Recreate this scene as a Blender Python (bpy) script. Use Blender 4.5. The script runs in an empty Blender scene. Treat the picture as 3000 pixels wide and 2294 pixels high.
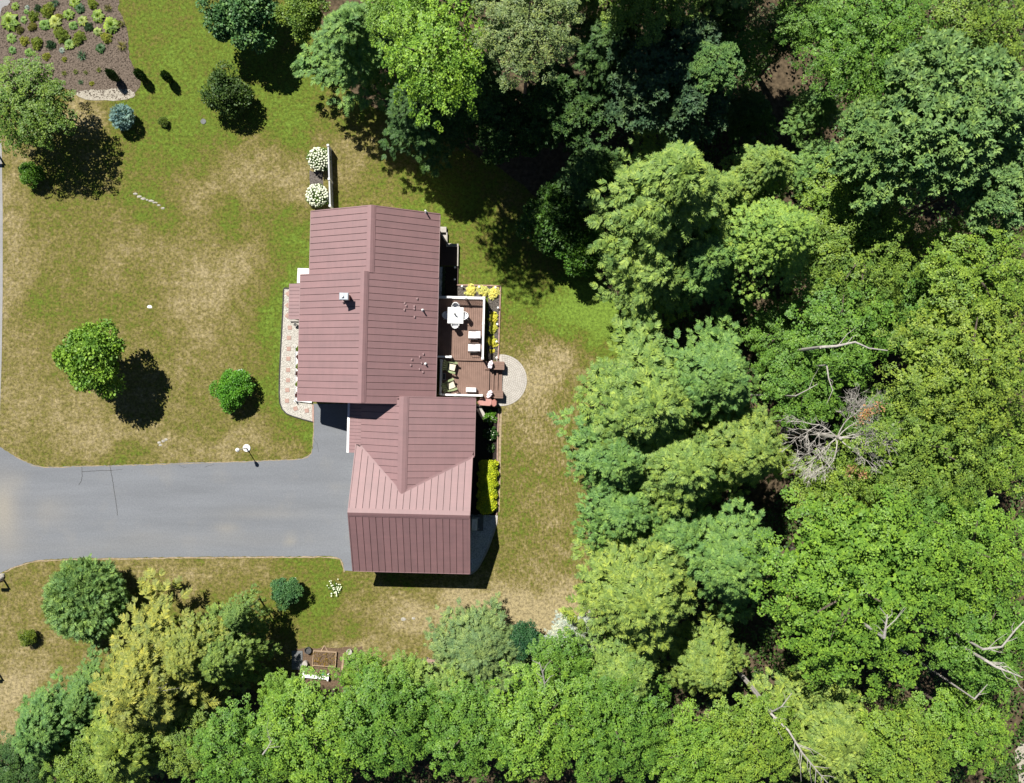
import bpy, math, random
import numpy as np
from mathutils import Vector, Matrix

SC = bpy.context.scene
COL = SC.collection
R = math.radians
H = 58.3          # height of the drone above the lawn, metres
S = 40.0          # survey pixels per metre on the ground

# ------------------------------------------------------------------ camera
cam_d = bpy.data.cameras.new('camera')
cam = bpy.data.objects.new('camera', cam_d)
COL.objects.link(cam)
cam.location = (0, 0, H)
cam.rotation_euler = (0, 0, 0)
cam_d.sensor_width = 36.0
cam_d.lens = 36.0 * (H * S) / 3000.0
cam_d.clip_start = 0.5
cam_d.clip_end = 3000
SC.camera = cam

# ------------------------------------------------------------------ sky, sun, exposure
ELEV = 53.5
SUN_DIR = Vector((-0.385, 0.632, 1.0)).normalized()      # towards the sun
w = bpy.data.worlds.new('World'); SC.world = w; w.use_nodes = True
nt = w.node_tree
bg = nt.nodes['Background']
sky = nt.nodes.new('ShaderNodeTexSky')
sky.sky_type = 'NISHITA'; sky.sun_disc = False
sky.sun_elevation = R(ELEV); sky.air_density = 0.45; sky.dust_density = 0.0
sky.sun_rotation = math.atan2(SUN_DIR.x, SUN_DIR.y)
nt.links.new(sky.outputs[0], bg.inputs[0])
bg.inputs[1].default_value = 0.05
sd = bpy.data.lights.new('sun', 'SUN'); sd.energy = 5.0; sd.angle = R(0.53); sd.color = (1.0, 0.955, 0.88)
sun = bpy.data.objects.new('sun', sd); COL.objects.link(sun)
sun.rotation_euler = SUN_DIR.to_track_quat('Z', 'Y').to_euler()
sun.location = (-20, 30, 80)
SC.view_settings.view_transform = 'Standard'
SC.view_settings.look = 'None'
SC.view_settings.exposure = 0.85
SC.view_settings.gamma = 1.0
SC.view_settings.use_curve_mapping = False
SC.cycles.max_bounces = 6
SC.cycles.diffuse_bounces = 3
SC.cycles.transmission_bounces = 4

# ------------------------------------------------------------------ helpers
def G(px, py, z=0.0):
    """survey pixel -> world point at height z"""
    k = (1 - z / H) / S
    return Vector(((px - 1500) * k, (1147 - py) * k, z))

TH = R(1.4)
UD = Vector((math.cos(TH), -math.sin(TH), 0)); VD = Vector((math.sin(TH), math.cos(TH), 0))
def HL(px, py, z=0.0):
    """survey pixel -> house axes (u east, v north)"""
    p = G(px, py, z)
    return p.dot(UD), p.dot(VD)
def HW(u, v, z=0.0):
    """house axes -> world"""
    p = UD * u + VD * v
    return Vector((p.x, p.y, z))

def tag(o, label=None, cat=None, group=None, kind=None):
    if label: o['label'] = label
    if cat: o['category'] = cat
    if group: o['group'] = group
    if kind: o['kind'] = kind
    return o

def empty(name, loc=(0, 0, 0), rz=0.0, label=None, cat=None, group=None):
    o = bpy.data.objects.new(name, None)
    o.empty_display_size = 0.2
    COL.objects.link(o); o.location = loc; o.rotation_euler = (0, 0, rz)
    return tag(o, label, cat, group)

def link(name, me, parent=None, loc=None, color=None):
    o = bpy.data.objects.new(name, me); COL.objects.link(o)
    if parent: o.parent = parent
    if loc is not None: o.location = loc
    if color: o.color = (*color, 1)
    return o

def copy_tree(o, parent=None):
    c = o.copy(); COL.objects.link(c); c.parent = parent
    for ch in o.children: copy_tree(ch, c)
    return c

class MB:
    def __init__(s): s.v = []; s.f = []
    def add(s, vs, fs):
        n = len(s.v); s.v += [tuple(p) for p in vs]; s.f += [tuple(i + n for i in f) for f in fs]; return s
    def box(s, x0, x1, y0, y1, z0, z1):
        return s.add([(x0,y0,z0),(x1,y0,z0),(x1,y1,z0),(x0,y1,z0),(x0,y0,z1),(x1,y0,z1),(x1,y1,z1),(x0,y1,z1)],
                     [(0,3,2,1),(4,5,6,7),(0,1,5,4),(1,2,6,5),(2,3,7,6),(3,0,4,7)])
    def rbox(s, x0, x1, y0, y1, z0, z1, b=0.02):
        """box with a chamfered top"""
        vs = [(x0,y0,z0),(x1,y0,z0),(x1,y1,z0),(x0,y1,z0),(x0,y0,z1-b),(x1,y0,z1-b),(x1,y1,z1-b),(x0,y1,z1-b),
              (x0+b,y0+b,z1),(x1-b,y0+b,z1),(x1-b,y1-b,z1),(x0+b,y1-b,z1)]
        return s.add(vs, [(0,3,2,1),(8,9,10,11),(0,1,5,4),(1,2,6,5),(2,3,7,6),(3,0,4,7),(4,5,9,8),(5,6,10,9),(6,7,11,10),(7,4,8,11)])
    def prism(s, pts, z0, z1):
        n = len(pts)
        vs = [(p[0],p[1],z0) for p in pts] + [(p[0],p[1],z1) for p in pts]
        fs = [tuple(range(n))[::-1], tuple(range(n, 2*n))] + [(i,(i+1)%n,n+(i+1)%n,n+i) for i in range(n)]
        return s.add(vs, fs)
    def slab(s, quad, n, t):
        """quad of 3-D points extruded by t along n (downwards)"""
        q = [Vector(p) for p in quad]; m = len(q)
        vs = q + [p - n*t for p in q]
        fs = [tuple(range(m)), tuple(range(2*m-1, m-1, -1))] + [(i, m+i, m+(i+1)%m, (i+1)%m) for i in range(m)]
        return s.add(vs, fs)
    def tube(s, pts, rad, n=6, cap=True):
        pts = [Vector(p) for p in pts]
        if not hasattr(rad, '__len__'): rad = [rad]*len(pts)
        vs = []
        for i, p in enumerate(pts):
            d = (pts[min(i+1, len(pts)-1)] - pts[max(i-1, 0)]).normalized()
            a = d.cross(Vector((0,0,1)) if abs(d.z) < 0.95 else Vector((1,0,0))).normalized(); b = d.cross(a)
            for k in range(n):
                t = 2*math.pi*k/n
                vs.append(p + (a*math.cos(t) + b*math.sin(t))*rad[i])
        fs = [(i*n+k, i*n+(k+1)%n, (i+1)*n+(k+1)%n, (i+1)*n+k) for i in range(len(pts)-1) for k in range(n)]
        if cap: fs += [tuple(range(n))[::-1], tuple(range((len(pts)-1)*n, len(pts)*n))]
        return s.add(vs, fs)
    def lathe(s, prof, n=16, c=(0,0,0)):
        vs = [(c[0]+r*math.cos(2*math.pi*k/n), c[1]+r*math.sin(2*math.pi*k/n), c[2]+z) for r, z in prof for k in range(n)]
        fs = [(i*n+k, i*n+(k+1)%n, (i+1)*n+(k+1)%n, (i+1)*n+k) for i in range(len(prof)-1) for k in range(n)]
        fs += [tuple(range(n))[::-1], tuple(range((len(prof)-1)*n, len(prof)*n))]
        return s.add(vs, fs)
    def mesh(s, name, mat, smooth=False):
        me = bpy.data.meshes.new(name); me.from_pydata([tuple(p) for p in s.v], [], s.f)
        me.materials.append(mat)
        if smooth:
            me.polygons.foreach_set('use_smooth', [True]*len(me.polygons))
        me.update(); return me
    def build(s, name, mat, parent=None, loc=None, smooth=False, color=None):
        return link(name, s.mesh(name, mat, smooth), parent, loc, color)

def lookup(n, t, **kw):
    nd = n.nodes.new(t)
    for k, v in kw.items(): setattr(nd, k, v)
    return nd

def fresh(name):
    m = bpy.data.materials.new(name); m.use_nodes = True
    return m, m.node_tree, m.node_tree.nodes['Principled BSDF']

def noise(nt, scale, detail=3, rough=0.55, vec=None):
    n = nt.nodes.new('ShaderNodeTexNoise'); n.inputs['Scale'].default_value = scale
    n.inputs['Detail'].default_value = detail; n.inputs['Roughness'].default_value = rough
    if vec is None:
        g = nt.nodes.new('ShaderNodeNewGeometry'); vec = g.outputs['Position']
    nt.links.new(vec, n.inputs['Vector']); return n.outputs['Fac']

def ramp(nt, fac, stops):
    r = nt.nodes.new('ShaderNodeValToRGB'); e = r.color_ramp.elements
    while len(e) < len(stops): e.new(0.5)
    for i, (p, c) in enumerate(stops):
        e[i].position = p; e[i].color = (*c, 1) if len(c) == 3 else c
    nt.links.new(fac, r.inputs[0]); return r.outputs[0]

def math_n(nt, op, a, b=None):
    m = nt.nodes.new('ShaderNodeMath'); m.operation = op
    for i, x in enumerate((a, b)):
        if x is None: continue
        if isinstance(x, (int, float)): m.inputs[i].default_value = x
        else: nt.links.new(x, m.inputs[i])
    return m.outputs[0]

def mixc(nt, fac, a, b, blend='MIX'):
    m = nt.nodes.new('ShaderNodeMix'); m.data_type = 'RGBA'; m.blend_type = blend
    for sock, x in ((0, fac), (6, a), (7, b)):
        if isinstance(x, (int, float)): m.inputs[sock].default_value = x
        elif isinstance(x, tuple): m.inputs[sock].default_value = (*x, 1)
        else: nt.links.new(x, m.inputs[sock])
    return m.outputs[2]

def bump(nt, b, h, strength=0.3, dist=0.02):
    n = nt.nodes.new('ShaderNodeBump'); n.inputs['Strength'].default_value = strength; n.inputs['Distance'].default_value = dist
    nt.links.new(h, n.inputs['Height']); nt.links.new(n.outputs[0], b.inputs['Normal'])

def simple(name, c1, c2=None, scale=6.0, rough=0.7, spec=0.4, bmp=0.2, lo=0.3, hi=0.7, detail=4, metal=0.0):
    m, nt, b = fresh(name)
    c2 = c2 or tuple(x*0.75 for x in c1)
    f = noise(nt, scale, detail)
    nt.links.new(ramp(nt, f, [(lo, c2), (hi, c1)]), b.inputs['Base Color'])
    b.inputs['Roughness'].default_value = rough
    b.inputs['Specular IOR Level'].default_value = spec
    b.inputs['Metallic'].default_value = metal
    if bmp: bump(nt, b, noise(nt, scale*4, 3), bmp, 0.01)
    return m

# ------------------------------------------------------------------ materials
def grass_material():
    m, nt, b = fresh('lawn_grass')
    at = nt.nodes.new('ShaderNodeAttribute'); at.attribute_name = 'green'
    st = nt.nodes.new('ShaderNodeAttribute'); st.attribute_name = 'mown'
    g = nt.nodes.new('ShaderNodeNewGeometry')
    mp = nt.nodes.new('ShaderNodeMapping'); mp.inputs['Scale'].default_value = (1.0, 0.30, 1.0)
    nt.links.new(g.outputs['Position'], mp.inputs['Vector'])
    big = noise(nt, 0.40, 5, 0.65); mid = noise(nt, 1.3, 5, 0.7); fine = noise(nt, 3.6, 5, 0.8); hair = noise(nt, 6.0, 3, 0.8, mp.outputs[0])
    v = at.outputs['Fac']
    for nz, am in ((big, 1.9), (mid, 2.8), (fine, 4.2)):
        v = math_n(nt, 'ADD', v, math_n(nt, 'MULTIPLY', math_n(nt, 'SUBTRACT', nz, 0.5), am))
    v = math_n(nt, 'ADD', v, math_n(nt, 'MULTIPLY', math_n(nt, 'MULTIPLY', math_n(nt, 'SUBTRACT', hair, 0.5), 4.5), st.outputs['Fac']))
    v = math_n(nt, 'ADD', math_n(nt, 'MULTIPLY', v, 0.27), 0.42)
    c = ramp(nt, v, [(0.02, (0.250, 0.208, 0.116)), (0.27, (0.156, 0.132, 0.052)), (0.46, (0.106, 0.101, 0.024)),
                     (0.64, (0.080, 0.112, 0.014)), (0.92, (0.112, 0.178, 0.026))])
    lum = noise(nt, 5.0, 4, 0.85)
    c = mixc(nt, 1.0, c, ramp(nt, lum, [(0.36, (0.50, 0.48, 0.44)), (0.5, (1, 1, 1)), (0.64, (1.45, 1.42, 1.32))]), 'MULTIPLY')
    nt.links.new(c, b.inputs['Base Color'])
    b.inputs['Roughness'].default_value = 0.9; b.inputs['Specular IOR Level'].default_value = 0.1
    hh = math_n(nt, 'ADD', fine, math_n(nt, 'MULTIPLY', lum, 0.8))
    bump(nt, b, hh, 0.55, 0.05)
    return m
M = {}
M['grass'] = grass_material()
M['litter'] = simple('leaf_litter', (0.120, 0.090, 0.056), (0.030, 0.023, 0.014), 3.5, 0.95, 0.1, 0.6)

def asphalt_material(name, base, dust):
    m, nt, b = fresh(name)
    mp = nt.nodes.new('ShaderNodeMapping'); mp.inputs['Scale'].default_value = (0.12, 0.9, 1.0)
    g = nt.nodes.new('ShaderNodeNewGeometry'); nt.links.new(g.outputs['Position'], mp.inputs['Vector'])
    a = noise(nt, 1.0, 4, 0.55, mp.outputs[0]); c_ = noise(nt, 0.45, 3); f = noise(nt, 9, 5, 0.9)
    col = ramp(nt, a, [(0.3, tuple(x*0.90 for x in base)), (0.7, tuple(x*1.08 for x in base))])
    col = mixc(nt, ramp(nt, c_, [(0.55, (0, 0, 0)), (0.80, (0.22, 0.22, 0.22))]), col, dust)
    at = nt.nodes.new('ShaderNodeAttribute'); at.attribute_name = 'dust'
    col = mixc(nt, at.outputs['Fac'], col, dust)
    col = mixc(nt, 1.0, col, ramp(nt, f, [(0.3, (0.80, 0.80, 0.80)), (0.7, (1.18, 1.18, 1.18))]), 'MULTIPLY')
    nt.links.new(col, b.inputs['Base Color'])
    b.inputs['Roughness'].default_value = 0.85; b.inputs['Specular IOR Level'].default_value = 0.25
    bump(nt, b, f, 0.25, 0.01)
    return m
M['asphalt'] = asphalt_material('driveway_asphalt', (0.146, 0.156, 0.172), (0.23, 0.215, 0.185))
M['road'] = asphalt_material('road_asphalt', (0.24, 0.24, 0.245), (0.28, 0.27, 0.24))
M['crack'] = simple('crack_filler', (0.055, 0.055, 0.055), (0.03, 0.03, 0.03), 5)
M['sand'] = simple('dry_edge_soil', (0.33, 0.27, 0.18), (0.20, 0.15, 0.09), 6, 0.95, 0.1, 0.4)
M['mulch'] = simple('bark_mulch', (0.175, 0.140, 0.112), (0.062, 0.048, 0.037), 9, 0.95, 0.1, 0.8, 0.28, 0.72)
M['greymulch'] = simple('grey_mulch', (0.15, 0.135, 0.12), (0.05, 0.043, 0.038), 8, 0.95, 0.1, 0.8)
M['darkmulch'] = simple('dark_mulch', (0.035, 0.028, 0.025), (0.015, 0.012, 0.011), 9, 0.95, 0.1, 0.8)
M['palegravel'] = simple('pale_gravel', (0.40, 0.37, 0.31), (0.20, 0.18, 0.145), 9, 0.95, 0.15, 0.8)
M['gravel'] = simple('walk_gravel', (0.50, 0.48, 0.435), (0.28, 0.265, 0.235), 12, 0.9, 0.2, 0.9, 0.3, 0.65)
M['greygravel'] = simple('crushed_stone', (0.62, 0.65, 0.68), (0.30, 0.32, 0.34), 11, 0.9, 0.2, 0.9, 0.3, 0.7)
M['pinkpaver'] = simple('pink_paver', (0.36, 0.245, 0.205), (0.29, 0.19, 0.16), 7, 0.85, 0.2, 0.3)
M['paver'] = simple('patio_paver', (0.43, 0.405, 0.37), (0.33, 0.31, 0.28), 3, 0.85, 0.2, 0.3)
M['joint'] = simple('paver_joint', (0.24, 0.22, 0.19), (0.17, 0.155, 0.135), 10)
M['edging'] = simple('black_edging', (0.045, 0.042, 0.04), (0.025, 0.024, 0.022), 5, 0.8)
M['timber'] = simple('edging_timber', (0.34, 0.235, 0.19), (0.24, 0.155, 0.12), 5, 0.85, 0.2, 0.3)
M['rawwood'] = simple('raw_timber', (0.36, 0.27, 0.18), (0.24, 0.17, 0.11), 6, 0.85, 0.2, 0.3)
M['concrete'] = simple('concrete', (0.40, 0.375, 0.34), (0.29, 0.27, 0.245), 4, 0.9, 0.2, 0.3)
M['whitestone'] = simple('white_concrete', (0.72, 0.71, 0.69), (0.60, 0.59, 0.57), 5, 0.85, 0.2, 0.2)
M['slate'] = simple('grey_slab', (0.16, 0.17, 0.17), (0.11, 0.115, 0.115), 4, 0.85, 0.2, 0.3)
M['rock'] = simple('field_stone', (0.40, 0.38, 0.34), (0.22, 0.21, 0.18), 6, 0.9, 0.2, 0.6)
M['white'] = simple('white_vinyl', (0.80, 0.80, 0.79), (0.74, 0.74, 0.73), 2, 0.45, 0.5, 0.0)
M['greywhite'] = simple('weathered_vinyl', (0.42, 0.44, 0.45), (0.35, 0.36, 0.37), 3, 0.6, 0.4, 0.0)
M['siding'] = simple('house_siding', (0.62, 0.58, 0.52), (0.55, 0.52, 0.47), 1, 0.7, 0.3, 0.0)
M['glass'] = simple('window_glass', (0.03, 0.04, 0.05), (0.02, 0.03, 0.035), 1, 0.08, 0.6, 0.0)

def metal_roof(name, c):
    m, nt, b = fresh(name)
    oi = nt.nodes.new('ShaderNodeObjectInfo')
    n1 = noise(nt, 0.8, 4, 0.6); n2 = noise(nt, 30, 2, 0.7)
    col = ramp(nt, n1, [(0.3, tuple(x*0.93 for x in c)), (0.7, tuple(x*1.06 for x in c))])
    col = mixc(nt, 1.0, col, ramp(nt, oi.outputs['Random'], [(0, (0.95, 0.95, 0.95)), (1, (1.05, 1.05, 1.05))]), 'MULTIPLY')
    col = mixc(nt, 1.0, col, ramp(nt, n2, [(0.3, (0.95, 0.95, 0.95)), (0.7, (1.05, 1.05, 1.05))]), 'MULTIPLY')
    for sc_ in ((0.35, 4.0, 1.0), (4.0, 0.35, 1.0)):
        mp = nt.nodes.new('ShaderNodeMapping'); mp.inputs['Scale'].default_value = sc_
        g = nt.nodes.new('ShaderNodeNewGeometry'); nt.links.new(g.outputs['Position'], mp.inputs['Vector'])
        col = mixc(nt, 1.0, col, ramp(nt, noise(nt, 1.0, 4, 0.65, mp.outputs[0]), [(0.3, (0.93, 0.935, 0.94)), (0.7, (1.06, 1.055, 1.05))]), 'MULTIPLY')
    nt.links.new(col, b.inputs['Base Color'])
    b.inputs['Roughness'].default_value = 0.7; b.inputs['Specular IOR Level'].default_value = 0.8
    b.inputs['Coat Weight'].default_value = 0.6; b.inputs['Coat Roughness'].default_value = 0.7; b.inputs['Coat IOR'].default_value = 1.8
    bump(nt, b, noise(nt, 1.2, 2), 0.06, 0.05)
    return m
M['roof'] = metal_roof('maroon_roof_metal', (0.172, 0.084, 0.087))
M['underlay'] = simple('roof_underlay', (0.035, 0.015, 0.016), (0.025, 0.011, 0.012), 4)
M['deck'] = simple('composite_board', (0.205, 0.130, 0.102), (0.160, 0.100, 0.078), 2.5, 0.75, 0.3, 0.1)
M['deckdark'] = simple('deck_frame', (0.06, 0.035, 0.03), (0.045, 0.026, 0.022), 3)
M['plastic_white'] = simple('white_plastic', (0.82, 0.83, 0.84), (0.76, 0.77, 0.78), 3, 0.35, 0.5, 0.0)
M['cushion'] = simple('white_cushion_fabric', (0.74, 0.70, 0.71), (0.66, 0.62, 0.63), 5, 0.9, 0.2, 0.2)
M['cream'] = simple('cream_cushion_fabric', (0.56, 0.52, 0.42), (0.46, 0.42, 0.33), 8, 0.9, 0.2, 0.3)
M['blackmetal'] = simple('black_metal', (0.018, 0.017, 0.017), (0.012, 0.011, 0.011), 4, 0.5, 0.5, 0.0)
M['greenwood'] = simple('sage_painted_wood', (0.24, 0.29, 0.15), (0.17, 0.21, 0.10), 5, 0.7, 0.3, 0.1)
M['redcover'] = simple('red_vinyl_cover', (0.40, 0.205, 0.18), (0.34, 0.16, 0.14), 3, 0.55, 0.4, 0.3)
M['redcover2'] = simple('red_vinyl_end', (0.34, 0.15, 0.125), (0.28, 0.115, 0.095), 3, 0.55, 0.4, 0.3)
M['grey'] = simple('grey_metal', (0.30, 0.31, 0.32), (0.24, 0.25, 0.26), 4, 0.5, 0.5, 0.0)
M['palegrey'] = simple('pale_grey_metal', (0.68, 0.70, 0.71), (0.47, 0.49, 0.50), 4, 0.5, 0.5, 0.0)
M['capmetal'] = simple('galvanised_cap', (0.40, 0.44, 0.48), (0.33, 0.36, 0.40), 4, 0.45, 0.5, 0.0)
M['darkgrey'] = simple('dark_grey', (0.07, 0.07, 0.07), (0.045, 0.045, 0.045), 4, 0.7)
M['brick'] = simple('chimney_masonry', (0.30, 0.19, 0.15), (0.22, 0.13, 0.10), 6)
M['teal'] = simple('teal_plastic', (0.03, 0.33, 0.25), (0.02, 0.25, 0.19), 4, 0.4)
M['yellowplastic'] = simple('yellow_plastic', (0.55, 0.55, 0.05), (0.45, 0.45, 0.04), 4, 0.4)
M['soil'] = simple('garden_soil', (0.15, 0.105, 0.070), (0.07, 0.047, 0.03), 9, 0.95, 0.1, 0.8)
M['bark'] = simple('tree_bark', (0.14, 0.115, 0.09), (0.055, 0.043, 0.033), 9, 0.9, 0.2, 0.7)
M['deadwood'] = simple('bleached_wood', (0.40, 0.38, 0.345), (0.24, 0.225, 0.20), 7, 0.85, 0.2, 0.4)
M['pinkpetal'] = simple('pale_pink_petals', (0.78, 0.70, 0.74), (0.66, 0.55, 0.60), 18, 0.8, 0.2, 0.3)
M['whitepetal'] = simple('white_petals', (0.74, 0.76, 0.62), (0.55, 0.60, 0.42), 9, 0.8, 0.2, 0.3)

def leaf_material(name, gloss=0.45, trans=0.28, vary=0.45, spec=0.4):
    m = bpy.data.materials.new(name); m.use_nodes = True; nt = m.node_tree
    b = nt.nodes['Principled BSDF']; out = nt.nodes['Material Output']
    oi = nt.nodes.new('ShaderNodeObjectInfo'); g = nt.nodes.new('ShaderNodeNewGeometry')
    rnd = g.outputs['Random Per Island']
    lo = 1 - vary; hi = 1 + vary
    f = ramp(nt, rnd, [(0.0, (lo*0.95, lo, lo*1.05)), (0.6, (1, 1, 1)), (1.0, (hi*1.12, hi, hi*0.8))])
    col = mixc(nt, 1.0, oi.outputs['Color'], f, 'MULTIPLY')
    n = noise(nt, 1.1, 3)
    col = mixc(nt, 1.0, col, ramp(nt, n, [(0.32, (0.72, 0.82, 0.90)), (0.68, (1.28, 1.16, 0.95))]), 'MULTIPLY')
    nt.links.new(col, b.inputs['Base Color'])
    b.inputs['Roughness'].default_value = gloss; b.inputs['Specular IOR Level'].default_value = spec
    t = nt.nodes.new('ShaderNodeBsdfTranslucent')
    nt.links.new(mixc(nt, 1.0, col, (1.15, 1.25, 0.55), 'MULTIPLY'), t.inputs['Color'])
    mx = nt.nodes.new('ShaderNodeMixShader'); mx.inputs[0].default_value = trans
    nt.links.new(b.outputs[0], mx.inputs[1]); nt.links.new(t.outputs[0], mx.inputs[2]); nt.links.new(mx.outputs[0], out.inputs['Surface'])
    return m
M['leaf'] = leaf_material('broad_leaf', 0.5, 0.20, 0.34, 0.27)
M['needle'] = leaf_material('needle_leaf', 0.6, 0.18, 0.35, 0.25)

# ------------------------------------------------------------------ ground
rng = np.random.default_rng(7)
PATCH = [  # px, py, rx, ry, value   (+ lush, - dry)
    (560, 90, 190, 170, 0.5), (800, 230, 200, 150, 0.42), (480, 330, 150, 100, 0.35), (460, 170, 70, 50, 0.3), (950, 330, 120, 120, 0.5), (700, 430, 260, 60, 0.25),
    (1690, 920, 150, 70, 2.0), (1770, 980, 70, 80, 1.1), (1500, 820, 110, 90, 0.75), (1330, 640, 120, 80, 0.55), (1230, 560, 160, 70, 0.45),
    (860, 780, 70, 200, 1.0), (690, 650, 45, 50, 1.0), (450, 520, 70, 90, 0.85), (470, 640, 80, 50, 0.6), (800, 1030, 60, 130, 0.55),
    (410, 910, 60, 40, 0.7), (840, 1080, 40, 200, 0.35), (905, 1290, 30, 70, 1.1), (380, 1330, 60, 25, 0.9), (220, 860, 120, 70, 0.25),
    (700, 520, 230, 70, -0.9), (900, 500, 120, 60, -0.9), (560, 760, 200, 150, -0.45), (650, 850, 120, 110, -0.8), (300, 750, 120, 90, -0.35),
    (25, 700, 45, 420, -1.05), (60, 1950, 110, 260, -0.65), (30, 2080, 60, 80, -1.0), (230, 1200, 150, 80, -0.55), (620, 1310, 230, 32, -0.95),
    (330, 1000, 110, 200, -0.1), (560, 1080, 110, 70, -0.3), (760, 1240, 110, 50, -0.25), (320, 1250, 110, 60, -0.4),
    (1600, 1010, 100, 130, -1.2), (1560, 1150, 60, 140, -0.8), (1640, 1560, 60, 130, -0.6), (1520, 1380, 60, 120, 0.25), (1660, 1620, 22, 60, 0.8),
    (1450, 1790, 210, 50, -1.35), (1620, 1800, 110, 80, -1.2), (1250, 1770, 160, 60, -0.5), (1100, 1830, 120, 40, -0.4), (1010, 1740, 110, 60, 0.5),
    (930, 1760, 60, 70, 0.35), (970, 1870, 50, 25, 1.0), (880, 1640, 120, 30, 0.5), (600, 1690, 200, 40, -0.5), (470, 1660, 220, 25, -0.45),
    (540, 1800, 180, 40, 0.2), (1000, 1920, 120, 30, -1.2), (200, 580, 120, 60, 0.2), (290, 330, 60, 50, -0.9), (240, 290, 40, 40, -0.9),
    (1500, 1620, 80, 120, -0.15), (930, 430, 100, 30, -0.45), (1000, 360, 60, 70, -0.5), (120, 1180, 120, 90, -0.2), (1180, 600, 60, 40, -0.3),
    (700, 1400, 10, 10, 0)]
xs = np.concatenate([[-900, -400, -200, -100, -60], np.linspace(-44, 44, 261), [60, 100, 200, 400, 900]])
ys = np.concatenate([[-900, -400, -200, -100, -60], np.linspace(-34, 34, 201), [60, 100, 200, 400, 900]])
X, Y = np.meshgrid(xs, ys)
PX = X*S + 1500; PY = 1147 - Y*S
WX = PX + 26*np.sin(PY/47+1.3)+17*np.sin(PX/23+PY/31)+11*np.sin(PX/13-PY/17+2); WY = PY + 24*np.sin(PX/53+.4)+15*np.sin(PX/29-PY/21+1)+10*np.sin(PX/15+PY/12)
green = np.zeros_like(X) + 0.18
for px, py, rx, ry, v in PATCH:
    green += v*np.exp(-0.5*(((WX-px)/rx)**2 + ((WY-py)/ry)**2))
mown = 0.15 + 0.85*np.exp(-0.5*(((PX-1600)/110)**4 + ((PY-1350)/450)**4))
me = bpy.data.meshes.new('ground')
nx, ny = len(xs), len(ys)
co = np.stack([X.ravel(), Y.ravel(), np.zeros(nx*ny)], 1)
idx = np.arange(nx*ny).reshape(ny, nx)
fc = np.stack([idx[:-1, :-1].ravel(), idx[:-1, 1:].ravel(), idx[1:, 1:].ravel(), idx[1:, :-1].ravel()], 1)
def mesh_from_quads(me, co, fc):
    me.vertices.add(len(co)); me.vertices.foreach_set('co', co.astype(np.float32).ravel())
    me.loops.add(fc.size); me.loops.foreach_set('vertex_index', fc.astype(np.int32).ravel())
    me.polygons.add(len(fc)); k = fc.shape[1]
    me.polygons.foreach_set('loop_start', np.arange(0, fc.size, k, dtype=np.int32))
    me.update(calc_edges=True)
mesh_from_quads(me, co, fc)
for nm, arr in (('green', green), ('mown', mown)):
    a = me.attributes.new(nm, 'FLOAT', 'POINT'); a.data.foreach_set('value', arr.ravel().astype(np.float32))
me.materials.append(M['grass'])
tag(link('ground', me), 'sun-dried lawn with lush and parched patches', kind='structure')

def smooth_poly(pts, n=6, jit=0.0, closed=True, seed=1):
    """Catmull-Rom through survey pixels -> metres"""
    rr = random.Random(seed); P = [G(*p) for p in pts]; out = []
    m = len(P)
    for i in range(m if closed else m-1):
        p0, p1, p2, p3 = (P[(i-1) % m] if closed or i else P[i]), P[i], P[(i+1) % m], (P[(i+2) % m] if closed or i+2 < m else P[(i+1) % m])
        for k in range(n):
            t = k/n
            q = 0.5*((2*p1) + (p2-p0)*t + (2*p0-5*p1+4*p2-p3)*t*t + (3*p1-p0-3*p2+p3)*t**3)
            out.append(Vector((q.x + rr.uniform(-jit, jit), q.y + rr.uniform(-jit, jit), 0)))
    if not closed: out.append(P[-1])
    return out

def lin_poly(pts, step=0.25, jit=0.0, seed=1):
    rr = random.Random(seed); P = [G(*p) for p in pts]; out = []
    for i in range(len(P)):
        a, b = P[i], P[(i+1) % len(P)]; n = max(1, int((b-a).length/step))
        for k in range(n):
            q = a.lerp(b, k/n); out.append(Vector((q.x + rr.uniform(-jit, jit), q.y + rr.uniform(-jit, jit), 0)))
    return out

def sheet(name, pts, z, mat, label=None, cat=None, kind=None, thick=0.0, parent=None):
    mb = MB()
    if thick: mb.prism(pts, z - thick, z)
    else: mb.add([(p[0], p[1], z) for p in pts], [tuple(range(len(pts)))])
    o = mb.build(name, mat, parent)
    return tag(o, label, cat, kind=kind)

def ribbon(name, pts, width, z0, z1, mat, parent=None):
    """raised strip along a polyline of metres"""
    mb = MB(); L = []; Rr = []
    for i, p in enumerate(pts):
        d = (pts[min(i+1, len(pts)-1)] - pts[max(i-1, 0)]); d.z = 0; d.normalize()
        n = Vector((-d.y, d.x, 0)); wd = width[i] if hasattr(width, '__len__') else width
        L.append(p + n*wd/2); Rr.append(p - n*wd/2)
    n = len(pts)
    vs = [(p.x, p.y, z1) for p in L] + [(p.x, p.y, z1) for p in Rr] + [(p.x, p.y, z0) for p in L] + [(p.x, p.y, z0) for p in Rr]
    fs = []
    for i in range(n-1):
        fs += [(i, n+i, n+i+1, i+1), (i, i+1, 2*n+i+1, 2*n+i), (n+i, 3*n+i, 3*n+i+1, n+i+1)]
    fs += [(0, 2*n, 3*n, n), (n-1, 2*n-1, 4*n-1, 3*n-1)]
    return mb.add(vs, fs).build(name, mat, parent)

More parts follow.
